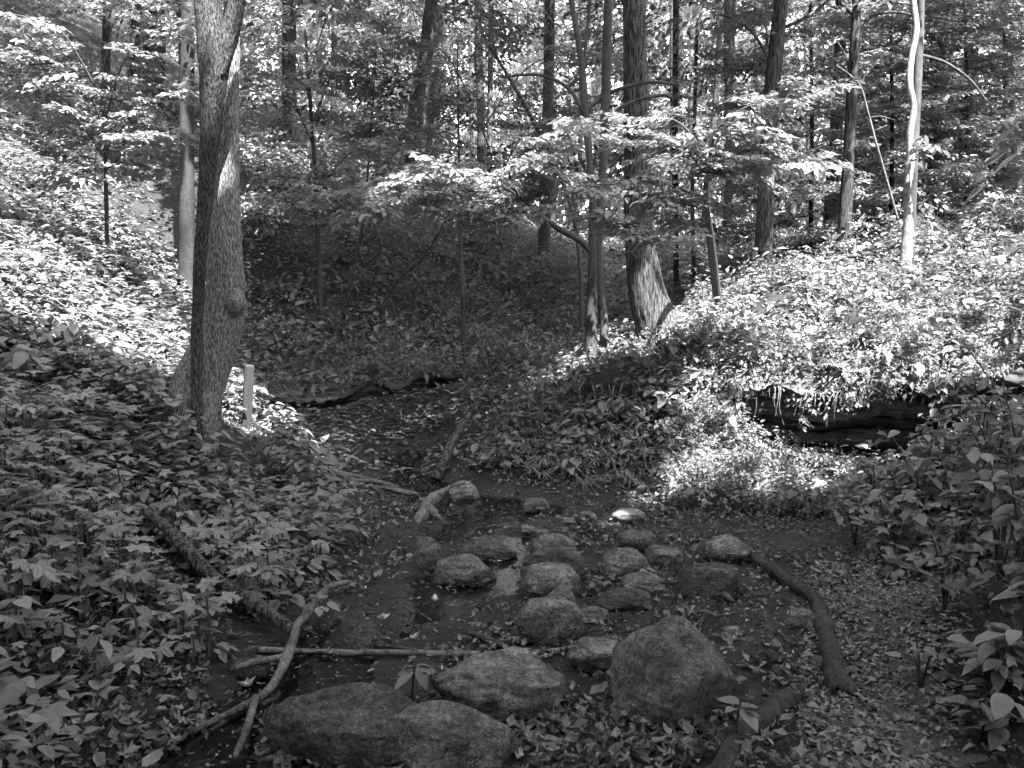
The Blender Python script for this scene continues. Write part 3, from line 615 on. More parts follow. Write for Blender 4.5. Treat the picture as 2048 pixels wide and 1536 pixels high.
tree([(1655,515,30),(1664,400,28),(1673,250,24),(1680,100,22),(1684,-60,20)], 18, 'dark trunk half hidden behind the straight one at the sunny bank', M_DARKB, 14, 16, .2, .05)
t9, o9 = tree([(1812,500,20),(1816,440,17),(1814,380,16),(1821,320,15),(1820,270,14),(1827,215,13),(1819,170,13),(1822,120,12),(1832,60,12),(1827,0,11),(1832,-60,10)], 11.4, 'pale sunlit slender crooked trunk with lichen-white bark on the bank', M_PALE, 9, 20, .3, .2, name='understory_tree', step=.03)
tree([(1820,490,19),(1826,330,18),(1831,230,18),(1836,130,17),(1841,0,16),(1842,-60,15)], 12, 'smooth grey trunk just behind the pale sunlit one', M_SMOOTH, 12, 18, .3, .05, extra=[[(1838,110,8),(1890,125,6),(1940,160,5),(1975,205,3)]])
tree([(2013,430,13),(2013,300,13),(2012,100,12),(2011,-40,11)], 17, 'thin black trunk among the hemlocks beyond the sunny bank', M_DARKB, 13, 12, .2, .05)
tree([(2031,430,14),(2029,300,12),(2022,120,10),(2018,-40,9)], 18.5, 'slender grey trunk close behind the thin black one', M_SMOOTH, 12, 12, .2, .05)
tree([(1862,420,26),(1868,330,22),(1880,150,19),(1890,0,17)], 17, 'dim leaning trunk in the hemlock shade behind the pale trunk', M_DARKB, 12, 14, .2, .05)
tree([(824,275,34),(832,210,29),(846,130,26),(856,60,24),(864,-40,22)], 20, 'dark trunk leaning uphill on the shaded slope', M_DARKB, 15, 16, .2, .06)
tree([(1353,640,13),(1352,500,12),(1350,300,12),(1352,0,12),(1352,-40,12)], 16, 'very thin upright stem right behind the thick flared trunk', M_DARKB, 12, 10, .2, .05)
tree([(926,690,12),(926,600,9),(922,500,8),(920,430,6)], 12.8, 'short straight sapling above the broken ledge', M_SMOOTH, 5.2, 10, .2, .05, name='sapling')
tree([(676,655,9),(694,600,8),(706,540,7),(722,470,6)], 12.5, 'crooked sapling on the dark slope left of the ledge'.replace('left of', 'uphill of'), M_DARKB, 5, 8, .1, .08, name='sapling')
tree([(752,628,10),(775,590,8),(805,550,7),(838,525,5)], 13, 'sapling stem arching over the broken ledge', M_DARKB, 4.4, 8, .1, .08, name='sapling')
tree([(1535,545,9),(1536,300,8),(1534,100,7),(1533,-30,7)], 19, 'pencil-thin stem beside the straight furrowed trunk', M_DARKB, 11, 8, .1, .05)
for px, Y, wd, lab in [(210,20,15,'dim slim trunk high on the sunny slope'), (268,22,20,'dim thick trunk high on the sunny slope'), (322,18,12,'spindly trunk uphill of the smooth grey trunk'), (960,27,17,'distant trunk rising beyond the leaning one'),
                        (1100,30,20,'distant straight trunk seen between the twin stems and the slope'), (1460,26,20,'distant trunk in the bright gap beyond the flared oak-like one'), (1750,24,18,'distant trunk among dark hemlock boughs'), (1940,27,18,'distant trunk deep in the hemlock shade')]:
    q = W(px, 300, Y); zb = zt(q[0], q[1]); px0, py0, _ = project(np.array([q[0], q[1], zb]))
    tree([(px, py0, wd * 1.2), (px + 3, py0 - 150, wd), (px - 4, py0 - 400, wd * .85)], Y, lab, M_DARKB, 15, 12, .2, .05)
# forest further off and unseen trees added around the creek to block light
fr = np.random.default_rng(5); spots = []
while len(spots) < 96:
    yy = fr.uniform(17, 60) if len(spots) < 72 else fr.uniform(45, 75); xx = fr.uniform(-.72, .72) * yy + fr.uniform(-3, 3)
    if all(np.hypot(xx - a, yy - b_) > 1.8 for a, b_ in spots): spots.append((xx, yy))
SIDE = [(-4.5, -3), (3.5, -4), (7.5, 1.5), (-9.5, 3), (9, 6.5), (-1, -8), (-9, -6), (9, -6), (-8, 9), (7.5, 10.5), (12.5, 4), (-13, 7), (-5, -9), (4, -10), (13, -2), (-13, -1), (0, -14), (-16, -8), (15, -9), (16, 8)] + [(13 * math.sin(a_) * (1 + .25 * (j_ % 3)), 1.5 - 9 * math.cos(a_) * (1 + .3 * (j_ % 2))) for j_, a_ in enumerate(np.linspace(-1.45, 1.45, 22))]
for k, (xx, yy) in enumerate(spots + SIDE):
    side = k >= len(spots); zb = zt(xx, yy); h = fr.uniform(11, 16) + zb * .4; r = fr.uniform(.07, .2) if not side else fr.uniform(.15, .25); ln = fr.normal(0, .35, 2)
    o0 = np.array([xx, yy, zb]); root = link('forest_tree', None, loc=o0, category='tree',
        label='distant slender forest tree standing deep among the others' if not side else 'unseen tall tree added around the creek to block light', group='distant forest trees' if not side else 'unseen light-blocking trees added around the creek')
    V, T = tube([(0, 0, -.3), (ln[0] * .1, ln[1] * .1, 1), (ln[0] * .5 + .1, ln[1] * .5, h * .4), (ln[0], ln[1], h)], [r * 1.1, r, r * .8, r * .25], 10, .5, .06, 5, 0, .4); link('trunk', mesh('trunk', V, T, fr.choice([M_DARKB, M_BARK2, M_SMOOTH]), smooth=True), root)
    TREES.append([o0, root, Batch(), Batch()])

# ---- sun gaps: openings in the leaf roof through which the sun reaches these spots (point, radius)
GAPS = []
for px, py, r in [(1480,985,.55),(1580,960,.7),(1680,960,.6),(1420,960,.4),(1600,620,1.0),(1720,640,1.1),(1850,640,1.1),(1980,640,1.0),(1620,700,.8),(1800,540,1.1),(1950,520,1.1),(1750,720,.8),(1900,720,.8),(1550,700,.5),(2048,520,1.2),(1840,480,1.0),
                  (100,420,1.3),(50,330,1.1),(30,560,1.1),(180,540,1.1),(270,620,.8),(230,450,.9),(180,670,.6),(330,720,.45),(80,650,.5),(530,855,.32),(440,800,.22),(490,860,.25),(600,900,.22),(360,760,.3),(250,725,.32),(140,700,.34),(330,790,.2),(600,950,.16),(650,985,.12),(560,880,.25),(630,920,.2),
                  (1255,1035,.22),(1350,1000,.3),(930,985,.10),(1225,650,.3),(1290,720,.0),(840,705,.2),(920,800,.15),(1340,835,.38),(1290,860,.2),(560,330,.5),(1300,1000,.3),(1180,1040,.12)]:
    if r > 0: GAPS.append((G(px, py, top=True), r))
for px, py, Y, r in [(1550,210,8.6,.85),(1640,190,8.6,.4),(1400,240,8.6,.7),(1250,250,8.6,.5),(1420,300,8.6,.5),(1590,330,8.6,.5),(1320,410,8.6,.32),(1200,370,8.6,.25),(820,400,8.6,.34),(950,345,8.9,.3),(1080,345,8.8,.34),(740,430,8.4,.18),(1250,455,8.6,.2),
                     (1820,400,11.4,.45),(1822,250,11.4,.45),(1822,100,11.4,.45),(1825,0,11.4,.4),(1860,290,11.1,.4),(130,160,9,.8),(30,60,9,.6),(270,200,9,.5),(200,80,9,.6),(340,220,9,.3)]:
    GAPS.append((W(px, py, Y), r))
GP = np.array([g[0] for g in GAPS]); GR = np.array([g[1] for g in GAPS])
def in_gap(p, grow=0.0):
    out = np.zeros(len(p), bool)
    for a, r in zip(GP, GR):
        d = p - a; t = d @ SUN; out |= (np.linalg.norm(d - t[:, None] * SUN, axis=1) < r + grow) & (t > 0)
    return out
# ---- leaf roof added out of view to shape the light, shared out to nearest trees
def canopy(K, zlo, zhi, x0, x1, y0, y1, size, thin):
    p = np.c_[rng.uniform(x0, x1, K), rng.uniform(y0, y1, K), rng.uniform(zlo, zhi, K)]
    p = p[fbm(p * .45, 2) > thin]
    op = (p[:, 1] > 11.5) | ((p[:, 1] > 8) & ((p[:, 0] > 3.2) | (p[:, 0] < -2.2))); p = p[~op | (rng.random(len(p)) < np.where(p[:, 1] > 11.5, .85, .45))]
    p = p[~((p[:, 1] > 2.2) & (p[:, 1] < 9) & (np.abs(p[:, 0]) < 9) & (rng.random(len(p)) < .95))]
    hgt = p[:, 2] - z_base(p[:, 0], p[:, 1]); px, py, f = project(p)
    p = p[~((f > 0) & (py > -120) & (np.abs(px - 1024) < 1500))]
    p = p[~in_gap(p, .1)]
    return p
cpz = canopy(72000, 8.5, 15, -17, 17, -13, 34, .24, -.3)
for x0, x1, y0, y1, K in [(-4.2, 3.6, 2.4, 7.0, 9000), (-2.3, 1.5, 7.2, 9.4, 4200), (-3.8, .9, 9.5, 16, 6500), (-2, 3.6, 6.2, 7.2, 1500), (-3, 2.6, 15, 22, 4500)]:      # added unseen leaves shading the creek, the fern bank and the dark slope
    fg = np.c_[rng.uniform(x0, x1, K), rng.uniform(y0, y1, K), np.full(K, .5)] + SUN * (rng.uniform(8.5, 13.5, K) / SUN[2])[:, None]; fg = fg[~in_gap(fg, .1)]; ax, ay, af = project(fg); cpz = np.r_[cpz, fg[(af < 0) | (ay < -120)]]
own = np.argmin(np.hypot(cpz[:, None, 0] - np.array([t[0][0] for t in TREES])[None], cpz[:, None, 1] - np.array([t[0][1] for t in TREES])[None]), axis=1)
for k in range(len(TREES)):
    s = own == k; K = s.sum()
    if K: TREES[k][2].inst(RH, RHT, cpz[s] - TREES[k][0], frames(rng.uniform(0, 6.28, K), rng.normal(0, .4, K), rng.normal(0, .4, K), rng.uniform(.28, .46, K) * np.where(cpz[s][:, 1] > 8.5, 1.45, 1)), rng.random(K))
# ---- visible crowns of the forest beyond; added unseen low sprays block side light
for k, (o0, root, Bl, Bt) in enumerate(TREES):
    d = o0[1]
    away = d < 11 or abs(o0[0]) > .75 * d + 4
    if away and not (k >= len(TREES) - len(SIDE)): continue
    K = 28 if away else int(rng.integers(28, 40)) if d > 15 else 20
    zz = rng.uniform(1.5, 9, K) if away else rng.uniform(2.6 if o0[0] < 1 and d < 25 else .8, min(.36 * d + 2.2, 17), K); rr = rng.uniform(.3, 3.2, K) * (1 - .03 * zz) * (1 if d < 45 else 1.5); an = rng.uniform(0, 6.283, K)
    pos = np.c_[np.sin(an) * rr, np.cos(an) * rr, zz]
    if away:
        ax, ay, af = project(pos + o0); pos = pos[(af < 0) | (np.abs(ax - 1024) > 1350)]; an = np.arctan2(pos[:, 0], pos[:, 1]); K = len(pos)
    g = in_gap(pos + o0, .25); pos = pos[~g]; an = an[~g]; K = len(pos)
    put_sprays(Bl, None, SP_FAR, pos, an + rng.normal(0, .5, K), rng.normal(-.1, .25, K), rng.normal(0, .25, K), rng.uniform(.8, 1.5, K) * (3.4 if away else 1 if d < 30 else 1.4 if d < 45 else 2.3))
for o0, root, Bl, Bt in TREES:
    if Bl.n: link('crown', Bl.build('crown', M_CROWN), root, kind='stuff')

K = 70000; fx_ = rng.uniform(-95, 95, K); fy_ = rng.uniform(62, 125, K); p = np.c_[fx_, fy_, z_base(fx_, fy_) + 30 * rng.random(K) ** 1.25]; p = p[fbm(p * .09, 3) > -.6]; K = len(p); B = Batch()
B.inst(RH, RHT, p, frames(rng.uniform(0, 6.28, K), rng.normal(-.2, .5, K), rng.normal(0, .5, K), rng.uniform(.9, 1.8, K)), rng.random(K))
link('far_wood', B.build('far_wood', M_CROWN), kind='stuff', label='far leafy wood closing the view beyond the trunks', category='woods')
# ------------------------------------------------------------------ understory beeches with layered leaf sprays
def understory(label, stem, Ys, limbs, dens=1.0, m=M_TWIG, sz=(.32, .55), tm=SP_NEAR, group=None, on=None):
  if on is not None: root, o0 = on
  else:
    YY = Ys if isinstance(Ys, (list, tuple)) else [Ys] * len(stem)
    P = np.array([W(a, b_, yy) for (a, b_, c), yy in zip(stem, YY)]); R = np.array([c * yy / F / 2 for (a, b_, c), yy in zip(stem, YY)]); zb = zt(P[0, 0], P[0, 1]); P[0, 2] = zb
    o0 = P[0].copy(); root = link('understory_tree', None, loc=o0, label=label, category='tree', group=group); P[0, 2] -= .15
    V, T = tube(P - o0, R, 8, .1, .08, 6, seed=1.0); link('trunk', mesh('trunk', V, T, m, smooth=True), root)
  for lb in limbs:
        Q = np.array([W(a, b_, yy) for a, b_, yy, wd in lb]); wd = np.array([l[3] for l in lb]) / F * Q[:, 1]
        C, RR = catmull(Q, np.linspace(.012, .003, len(Q)), .08)
        V, T = tube(C[::2] - o0 if len(C) > 6 else C - o0, (RR[::2] if len(C) > 6 else RR), 5, .2); br = link('branch', mesh('branch', V, T, m, smooth=True), root)
        L = np.r_[0, np.cumsum(np.linalg.norm(np.diff(C, axis=0), axis=1))]; K = max(4, int(L[-1] * 11.5 * dens)); tt = rng.uniform(0, 1, K) * L[-1]
        pos = np.stack([np.interp(tt, L, C[:, j]) for j in range(3)], -1); wv = np.interp(tt, L, np.interp(np.arange(len(C)) / (len(C) - 1) * (len(Q) - 1), np.arange(len(Q)), wd))
        pos += np.c_[rng.normal(0, .25, K) * wv, rng.normal(0, .6, K) * wv, rng.normal(-.02, .16, K) * wv]
        hd = math.atan2(Q[-1, 0] - Q[0, 0], (Q[-1, 1] - Q[0, 1])) + rng.choice([-1, 1], K) * rng.uniform(.2, 1.3, K)
        Bl, Bt = Batch(), Batch(); put_sprays(Bl, Bt, tm, pos - o0, hd, rng.normal(-.02, .14, K), rng.normal(0, .16, K), rng.uniform(sz[0], sz[1], K) )
        link('foliage', Bl.build('foliage', M_SPRAY), br, kind='stuff')
        if Bt.n: link('twigs', Bt.build('twigs', M_TWIG), br, kind='stuff')
understory('beech sapling with pale sunlit tiers of leaves before the thick flared trunk', [(1441,612,20),(1428,540,16),(1417,450,14),(1412,380,12),(1420,320,8),(1430,250,6)], [11.2,10.8,10.2,9.5,9.0,8.8], [
    [(1425,330,8.8,20),(1350,240,8.6,40),(1260,255,8.5,40),(1175,240,8.4,30)], [(1425,300,8.8,20),(1480,220,8.6,40),(1560,205,8.5,45),(1655,188,8.4,30)], [(1428,330,8.8,20),(1500,300,8.5,40),(1570,320,8.3,50),(1625,345,8.2,30)],
    [(1420,360,8.8,20),(1360,290,8.4,35),(1310,305,8.2,30)], [(1420,350,8.8,20),(1460,335,8.4,25),(1485,350,8.2,20)], [(1425,280,8.7,20),(1450,262,8.4,30),(1490,278,8.2,20)],
    [(1410,400,8.8,20),(1320,365,8.4,35),(1250,365,8.3,35),(1190,372,8.2,25)], [(1410,420,8.8,20),(1340,400,8.3,35),(1375,430,8.0,20)], [(1410,440,8.7,20),(1350,480,8.3,22),(1290,465,8.2,24),(1200,435,8.2,24),(1150,428,8.2,16)], [(1425,320,8.7,10),(1530,335,8.8,40),(1600,300,8.8,30)]])
understory('', None, 0, [
    [(1060,410,9.4,20),(960,345,9.0,45),(860,350,8.8,45),(790,372,8.6,30)], [(1000,380,9.2,20),(900,385,8.7,40),(800,395,8.5,40),(705,435,8.3,35)], [(1040,400,9.3,20),(1020,340,8.9,40),(1100,345,8.7,45),(1170,372,8.5,30)],
    [(1030,390,9.3,20),(960,430,8.8,30),(900,425,8.6,30),(850,400,8.5,25)], [(1060,410,9.4,20),(1060,300,9.0,40),(1130,270,8.9,40),(1200,268,8.8,30)], [(1080,420,9.4,20),(1010,445,9.0,30),(960,440,8.8,30)], [(1060,410,9.6,20),(880,300,10.2,60),(760,300,10.4,50)], [(1060,410,9.6,20),(700,380,10.6,40),(640,400,10.6,30)]], on=(t3, o3))
understory('leafy sapling with sunlit tiers on the slope behind the forked tree', [(212,470,9),(212,380,8),(210,270,7),(200,150,6)], 9.6, [
    [(212,320,9.5,20),(140,225,9.2,40),(60,190,9.0,40),(-30,160,8.9,30)], [(212,300,9.5,20),(280,215,9.2,40),(350,190,9.0,40),(395,200,8.9,20)], [(210,260,9.5,20),(150,140,9.2,45),(50,130,9.0,45),(-40,140,8.9,30)],
    [(210,240,9.5,20),(250,120,9.2,40),(310,80,9.0,40),(370,60,8.9,30)], [(205,200,9.5,20),(120,60,9.2,50),(30,30,9.0,50),(-40,20,8.9,40)], [(212,340,9.5,20),(270,290,9.2,30),(330,270,9.0,30)], [(200,200,9.5,20),(230,40,9.3,40),(300,0,9.2,40)], [(212,360,9.5,16),(130,330,9.1,24),(90,350,9.0,20)]])
understory('tall understory tree with hanging dark leaves behind the twin stems', [(1166,640,9),(1150,450,8),(1070,250,7),(960,60,6)], 13.5, [
    [(980,300,13.4,20),(900,120,13,60),(800,60,13,70),(700,30,13,50)], [(970,250,13.4,20),(1050,140,13,60),(1130,110,13,60),(1220,130,13,40)], [(960,200,13.4,20),(870,200,13,60),(760,160,13,60),(660,150,13,50)], [(950,150,13.4,20),(960,40,13,60),(1050,20,13,60)],
    [(985,380,13.4,20),(920,280,13,50),(800,240,13,50),(700,260,13,40)], [(985,380,13.4,20),(1060,250,13,50),(1130,220,13,40)]], .9, M_TWIG, (.5, .8), SP_MID)
understory('fine-leaved understory tree on the dark slope beside the forked tree', [(640,520,10),(630,350,8),(620,200,7),(610,60,6)], 13, [
    [(630,300,13,20),(560,150,12.6,60),(510,120,12.5,50)], [(625,250,13,20),(680,120,12.6,60),(760,100,12.5,50)], [(620,200,13,20),(560,40,12.6,60),(500,30,12.5,40)], [(620,150,13,20),(660,20,12.6,60),(720,-10,12.5,50)], [(632,380,13,20),(560,300,12.6,50),(510,290,12.5,40)], [(632,380,13,20),(720,290,12.6,50),(790,290,12.5,40)], [(636,430,13,20),(560,400,12.6,30),(520,420,12.4,30)]], .9, M_TWIG, (.5, .8), SP_MID)
understory('broad understory tree filling the gap behind the flared trunk', [(1390,600,9),(1385,400,8),(1390,200,7),(1395,60,6)], 15, [
    [(1388,250,15,20),(1320,120,14.6,60),(1230,60,14.5,50)], [(1390,200,15,20),(1450,120,14.6,60),(1520,130,14.5,50)], [(1390,150,15,20),(1400,30,14.6,60),(1480,20,14.5,60)], [(1386,350,15,20),(1320,260,14.6,50),(1240,320,14.5,40)], [(1386,400,15,20),(1450,420,14.6,50),(1490,440,14.5,40)], [(1388,480,15,20),(1340,520,14.6,40),(1290,520,14.5,40)]], .9, M_TWIG, (.5, .85), SP_MID)
for k, (px, Y, zt0, lab) in enumerate([(1780, 14.5, 0, 'hemlock with dark layered boughs behind the pale trunk'), (1930, 14.5, 0, 'hemlock with dark layered boughs above the far sunny bank'), (1620, 16, 0, 'hemlock filling the shade between the furrowed and dark trunks'), (2060, 15, 0, 'hemlock with dark boughs at the end of the sunny bank'), (1860, 19, 0, 'hemlock deep behind the dim leaning trunk')]):
    py = 470; limbs = []
    for j in range(12):
        y0 = 430 - j * 42; s = 1 if j % 2 else -1
        limbs.append([(px, y0, Y, 10), (px + s * 60, y0 + 15, Y - .4, 30), (px + s * rng.uniform(110, 150), y0 + 45, Y - .9, 30)])
    understory(lab, [(px, 520, 10), (px + 4, 250, 8), (px, -20, 6)], Y, limbs, 1.5, M_DARKB, (.45, .75), SP_MID)

# bare pale sapling on the bank, hanging leaves on the pale trunk
P = np.array([W(a, b_, 9.4) for a, b_ in [(1796,440),(1782,390),(1765,330),(1748,270),(1735,220),(1722,175),(1700,150),(1672,130)]]); o0 = P[0]
V, T = tube(P - o0, np.array([5.5, 5, 4.5, 4.2, 3.6, 3, 2.4, 1.6]) * 9.4 / F / 2, 8, .04, .1); root = link('bare_sapling', mesh('bare_sapling', V, T, M_DRIFT, smooth=True), loc=o0, label='bare crooked pale sapling leaning beside the pale sunlit trunk', category='sapling')
for q in [[(1740,235),(1760,232),(1790,240)], [(1748,262),(1775,250)], [(1765,330),(1785,325)], [(1722,178),(1730,150),(1760,120)]]:
    Q = np.array([W(a, b_, 9.4) for a, b_ in q]); V, T = tube(Q - o0, np.linspace(.005, .002, len(Q)), 5, .05); link('twig', mesh('twig', V, T, M_DRIFT, smooth=True), root)

# ------------------------------------------------------------------ plants
VAR = {}
def var(kind, V, T, m, k=3):
    if kind not in VAR:
        L = []
        for j in range(k):
            r = np.random.default_rng(j + len(kind)); q = V.copy(); q[:, 2] += .05 * vnoise(q * 4 + j * 9.1) + q[:, 0] * r.normal(0, .1); q[:, 0] *= r.uniform(.85, 1.12); L.append(mesh(kind, q, T, m, smooth=kind != 'maple_leaf'))
        VAR[kind] = L
    return VAR[kind]
STEMV, STEMT = tube([(0, 0, 0), (.02, .01, .5), (0, 0, 1)], [.011, .009, .006], 5, .25); STEM = mesh('stem', STEMV, STEMT, M_TWIG)
GRP = {}
def plant(pos, h, leaves, size, lmesh, name, label, cat, group, heading0=0, tilt=-.15, spread=.07, lname='leaf'):
    root = link(name, None, loc=pos, rot=(0, 0, heading0), label=label, category=cat, group=group)
    link('stem', STEM, root, scale=(.35 + h, .35 + h, h))
    for k in range(leaves):
        an = k * 6.283 / max(leaves, 1) + rng.normal(0, .35); zz = h * (1 - .1 * (k // 5)) * rng.uniform(.88, 1.02); s = size * rng.uniform(.7, 1.15); r0 = spread * rng.uniform(.3, 1)
        link(lname, random.choice(lmesh), root, loc=(-math.sin(an) * r0, math.cos(an) * r0, zz), rot=(rng.normal(tilt, .26), rng.normal(0, .24), an), scale=s)
    return root
LM = var('maple_leaf', MP, MPT, M_LEAF_O, 4); LO = var('oval_leaf', OV, OVT, M_LEAF_O, 4); LH = var('heart_leaf', HT * [.66, .66, 1.6], HTT, M_LEAF_O, 3)
def scatter_px(poly_fn, K):
    pass
def herb_density(x, y, px, py):
    """how thickly herbs stand at a ground point: 0..1"""
    d = np.zeros(len(x))
    left = (px < np.interp(py, [860, 920, 960, 1080, 1200, 1300, 1536], [560, 620, 655, 690, 560, 420, 150])) & (y < 10) & (py > 600)
    return left
# ---- left bank: maple-leaved herbs
K = 26000; x = rng.uniform(-7.5, .2, K); y = rng.uniform(2.6, 13, K); z = z_ground(x, y); px, py, f = project(np.c_[x, y, z])
edge = np.interp(py, [500, 700, 820, 860, 920, 960, 1080, 1180, 1280, 1400, 1536], [380, 440, 500, 540, 590, 630, 672, 620, 470, 330, 120])
ok = (px > -260) & (py > 250) & (py < 1640) & (px < edge + 20 * rng.normal(size=K)) & (y < 12.5)
ok &= rng.random(K) < np.where(py > 1250, np.where(px < 380, .2, .35), np.where(y > 8, .8, .78))
ok &= n2(x, y, 1.1, 3, 6.6) > -.75
ok &= np.hypot(x - o1[0], y - o1[1]) > .22
ok &= ~((px > 440) & (px < 548) & (py > 842) & (y > 6.2)) & ~((px > 318) & (px < 450) & (py > 812) & (py < 905))
for (ax_, ay_), (bx_, by_) in zip([(292,1100),(380,1182),(480,1245)], [(380,1182),(480,1245),(595,1305)]):      # the slanting log lies clear of the herbs
    tq = np.clip(((px - ax_) * (bx_ - ax_) + (py - ay_) * (by_ - ay_)) / ((bx_ - ax_) ** 2 + (by_ - ay_) ** 2), 0, 1); dq = np.hypot(px - ax_ - tq * (bx_ - ax_), (py - ay_ - tq * (by_ - ay_)) - 30); ok &= dq > 52
LBx, LBy, LBz = x[ok], y[ok], z[ok]; lp = px[ok]; lq = py[ok]
order = np.argsort(LBy); infr = (lp > -40) & (lq < 1500) & (LBy > 3.25)
kinds = n2(LBx, LBy, .9, 2, 2.2) + rng.normal(0, .25, len(LBx))
ind = [i for i in order if infr[i]][:430]
used = set(); cnt = {'m': 0, 'o': 0}
for i in ind:
    pos = (LBx[i], LBy[i], LBz[i]); h = rng.uniform(.05, .34)
    if kinds[i] > -.25 and cnt['m'] < 290:
        cnt['m'] += 1; plant(pos, h, int(rng.integers(2, 5)), rng.uniform(.04, .105), LM, 'maple_leaved_herb', 'low maple-leaved herb in the dense cover of the leafy bank', 'plant', 'maple-leaved herbs on the leafy bank', rng.uniform(0, 6.28), -.12, .09); used.add(i)
    elif cnt['o'] < 140:
        cnt['o'] += 1; plant(pos, h, int(rng.integers(3, 6)), rng.uniform(.06, .10), LO, 'oval_leaved_seedling', 'small oval-leaved seedling in the dense cover of the leafy bank', 'plant', 'oval-leaved seedlings on the leafy bank', rng.uniform(0, 6.28), -.1, .02); used.add(i)
rest = np.array([i for i in range(len(LBx)) if i not in used])
def herbs(B, x, y, z, tmpl, per, size, h0, h1, spread, tilt=.25, clump=0.0):
    K = len(x); h1 = h1 * np.clip(1 + clump * n2(x, y, 1.9, 3, 12.3), .25, 2.6)
    for k in range(per):
        an = rng.uniform(0, 6.283, K); h = rng.uniform(h0, h1, K); s = np.clip(size * np.exp(rng.normal(-.1, .42, K)), size * .35, size * 2.0)
        pos = np.c_[x + np.sin(an) * spread * rng.random(K), y + np.cos(an) * spread * rng.random(K), z + h]
        B.inst(tmpl[0], tmpl[1], pos, frames(an, rng.normal(-.1, tilt, K), rng.normal(0, tilt, K), s), np.clip(.55 * rng.random(K) + .3 + .35 * n2(x, y, 2.3, 2, 21.0), 0, 1))
B = Batch(); mk = rest[kinds[rest] > -.1]; ok_ = rest[kinds[rest] <= -.1]
herbs(B, LBx[mk], LBy[mk], LBz[mk], (MPL, MPLT), 3, .06, .08, .30, .16); herbs(B, LBx[ok_], LBy[ok_], LBz[ok_], (OV4, OV4T), 8, .075, .05, .32, .12)
herbs(B, LBx, LBy, LBz, (RH, RHT), 3, .06, .02, .14, .2, .4)
link('herb_layer', B.build('herb_layer', M_LEAF), kind='stuff', label='dense leafy herbs covering the sunny and shaded slope', category='herbs')
# big individual plants on the left
def at(px, py): return G(px, py)
for px, py, h, n_, s, lm, lab, nm in [
 (150,760,.42,7,.17,LO,'tall plant with large drooping shaded leaves against the sunny slope','broad_leaved_plant'),(60,820,.40,6,.17,LO,'second tall large-leaved plant at the shade edge of the slope','broad_leaved_plant'),
 (210,800,.3,5,.14,LO,'large-leaved plant with folded leaves next to the tall drooping one','broad_leaved_plant'),(240,900,.2,3,.15,LH,'round heart-leaved plant low in the maple-leaved herbs','heart_leaved_plant'),
 (345,870,.3,3,.16,LH,'heart-leaved plant in front of the forked tree base','heart_leaved_plant'),(20,1180,.25,3,.15,LH,'heart-leaved plant with cupped leaves among shaded herbs','heart_leaved_plant'),(230,1150,.25,4,.13,LH,'heart-leaved plant beside the top of the slanting log','heart_leaved_plant'),
 (205,1420,.13,2,.13,LH,'heart-leaved plant with ragged bright leaves in the leaf litter','heart_leaved_plant'),(130,1400,.22,5,.10,LO,'upright stalked plant with toothed leaves standing in leaf litter','broad_leaved_plant'),
 (255,1395,.15,5,.085,LO,'small five-leaved sprig beside the ragged heart-leaved plant','broad_leaved_plant'),(400,1260,.16,5,.12,LO,'light five-leaved sprig below the slanting log','broad_leaved_plant'),
 (640,1270,.18,7,.10,LO,'leafy sprig hanging over the water beside the forked branch','broad_leaved_plant'),(570,1250,.14,3,.11,LH,'pale ragged-leaved seedling beside the forked branch','heart_leaved_plant'),
 (40,1420,.14,6,.085,LO,'drooping leafy plant at the edge of the litter bank','broad_leaved_plant'),(600,860,.18,6,.09,LO,'star-leaved plant before the dark undercut below the post','broad_leaved_plant')]:
    plant(at(px, py), h, n_, s, lm, nm, lab, 'plant', None, rng.uniform(0, 6), -.35 if h > .25 else -.1, .04)
# seedlings among the boulders
for px, py, h, n_, s, lab in [(830,1425,.19,6,.13,'six-leaved seedling standing up between the front boulders'),(705,1478,.14,5,.15,'broad seedling spreading over the whale-backed boulder'),(1478,1500,.17,5,.12,'seedling with drooping leaves growing at the short thick log'),
 (1496,1512,.07,4,.06,'tiny four-leaved sprig below the seedling at the log'),(1190,1190,.08,4,.09,'little seedling between the round stone and the sloping boulder'),(1290,1160,.07,4,.08,'little seedling on top of the pale pointed stone'),
 (1430,1115,.10,6,.07,'bushy sprig on the rough boulder at the log end'),(1205,1330,.08,3,.09,'limp seedling hanging on the flat slab rock'),(1395,1195,.05,4,.05,'tiny sprig at the foot of the angular boulder'),(860,1135,.06,4,.05,'tiny sprig on the dark mossy boulder'),
 (1600,1240,.06,4,.05,'tiny sprig beside the light rounded stone')]:
    q = at(px, py)
    plant(q, h, n_, s * .78, LO, 'seedling', lab, 'seedling', None, rng.uniform(0, 6), -.15, .015)

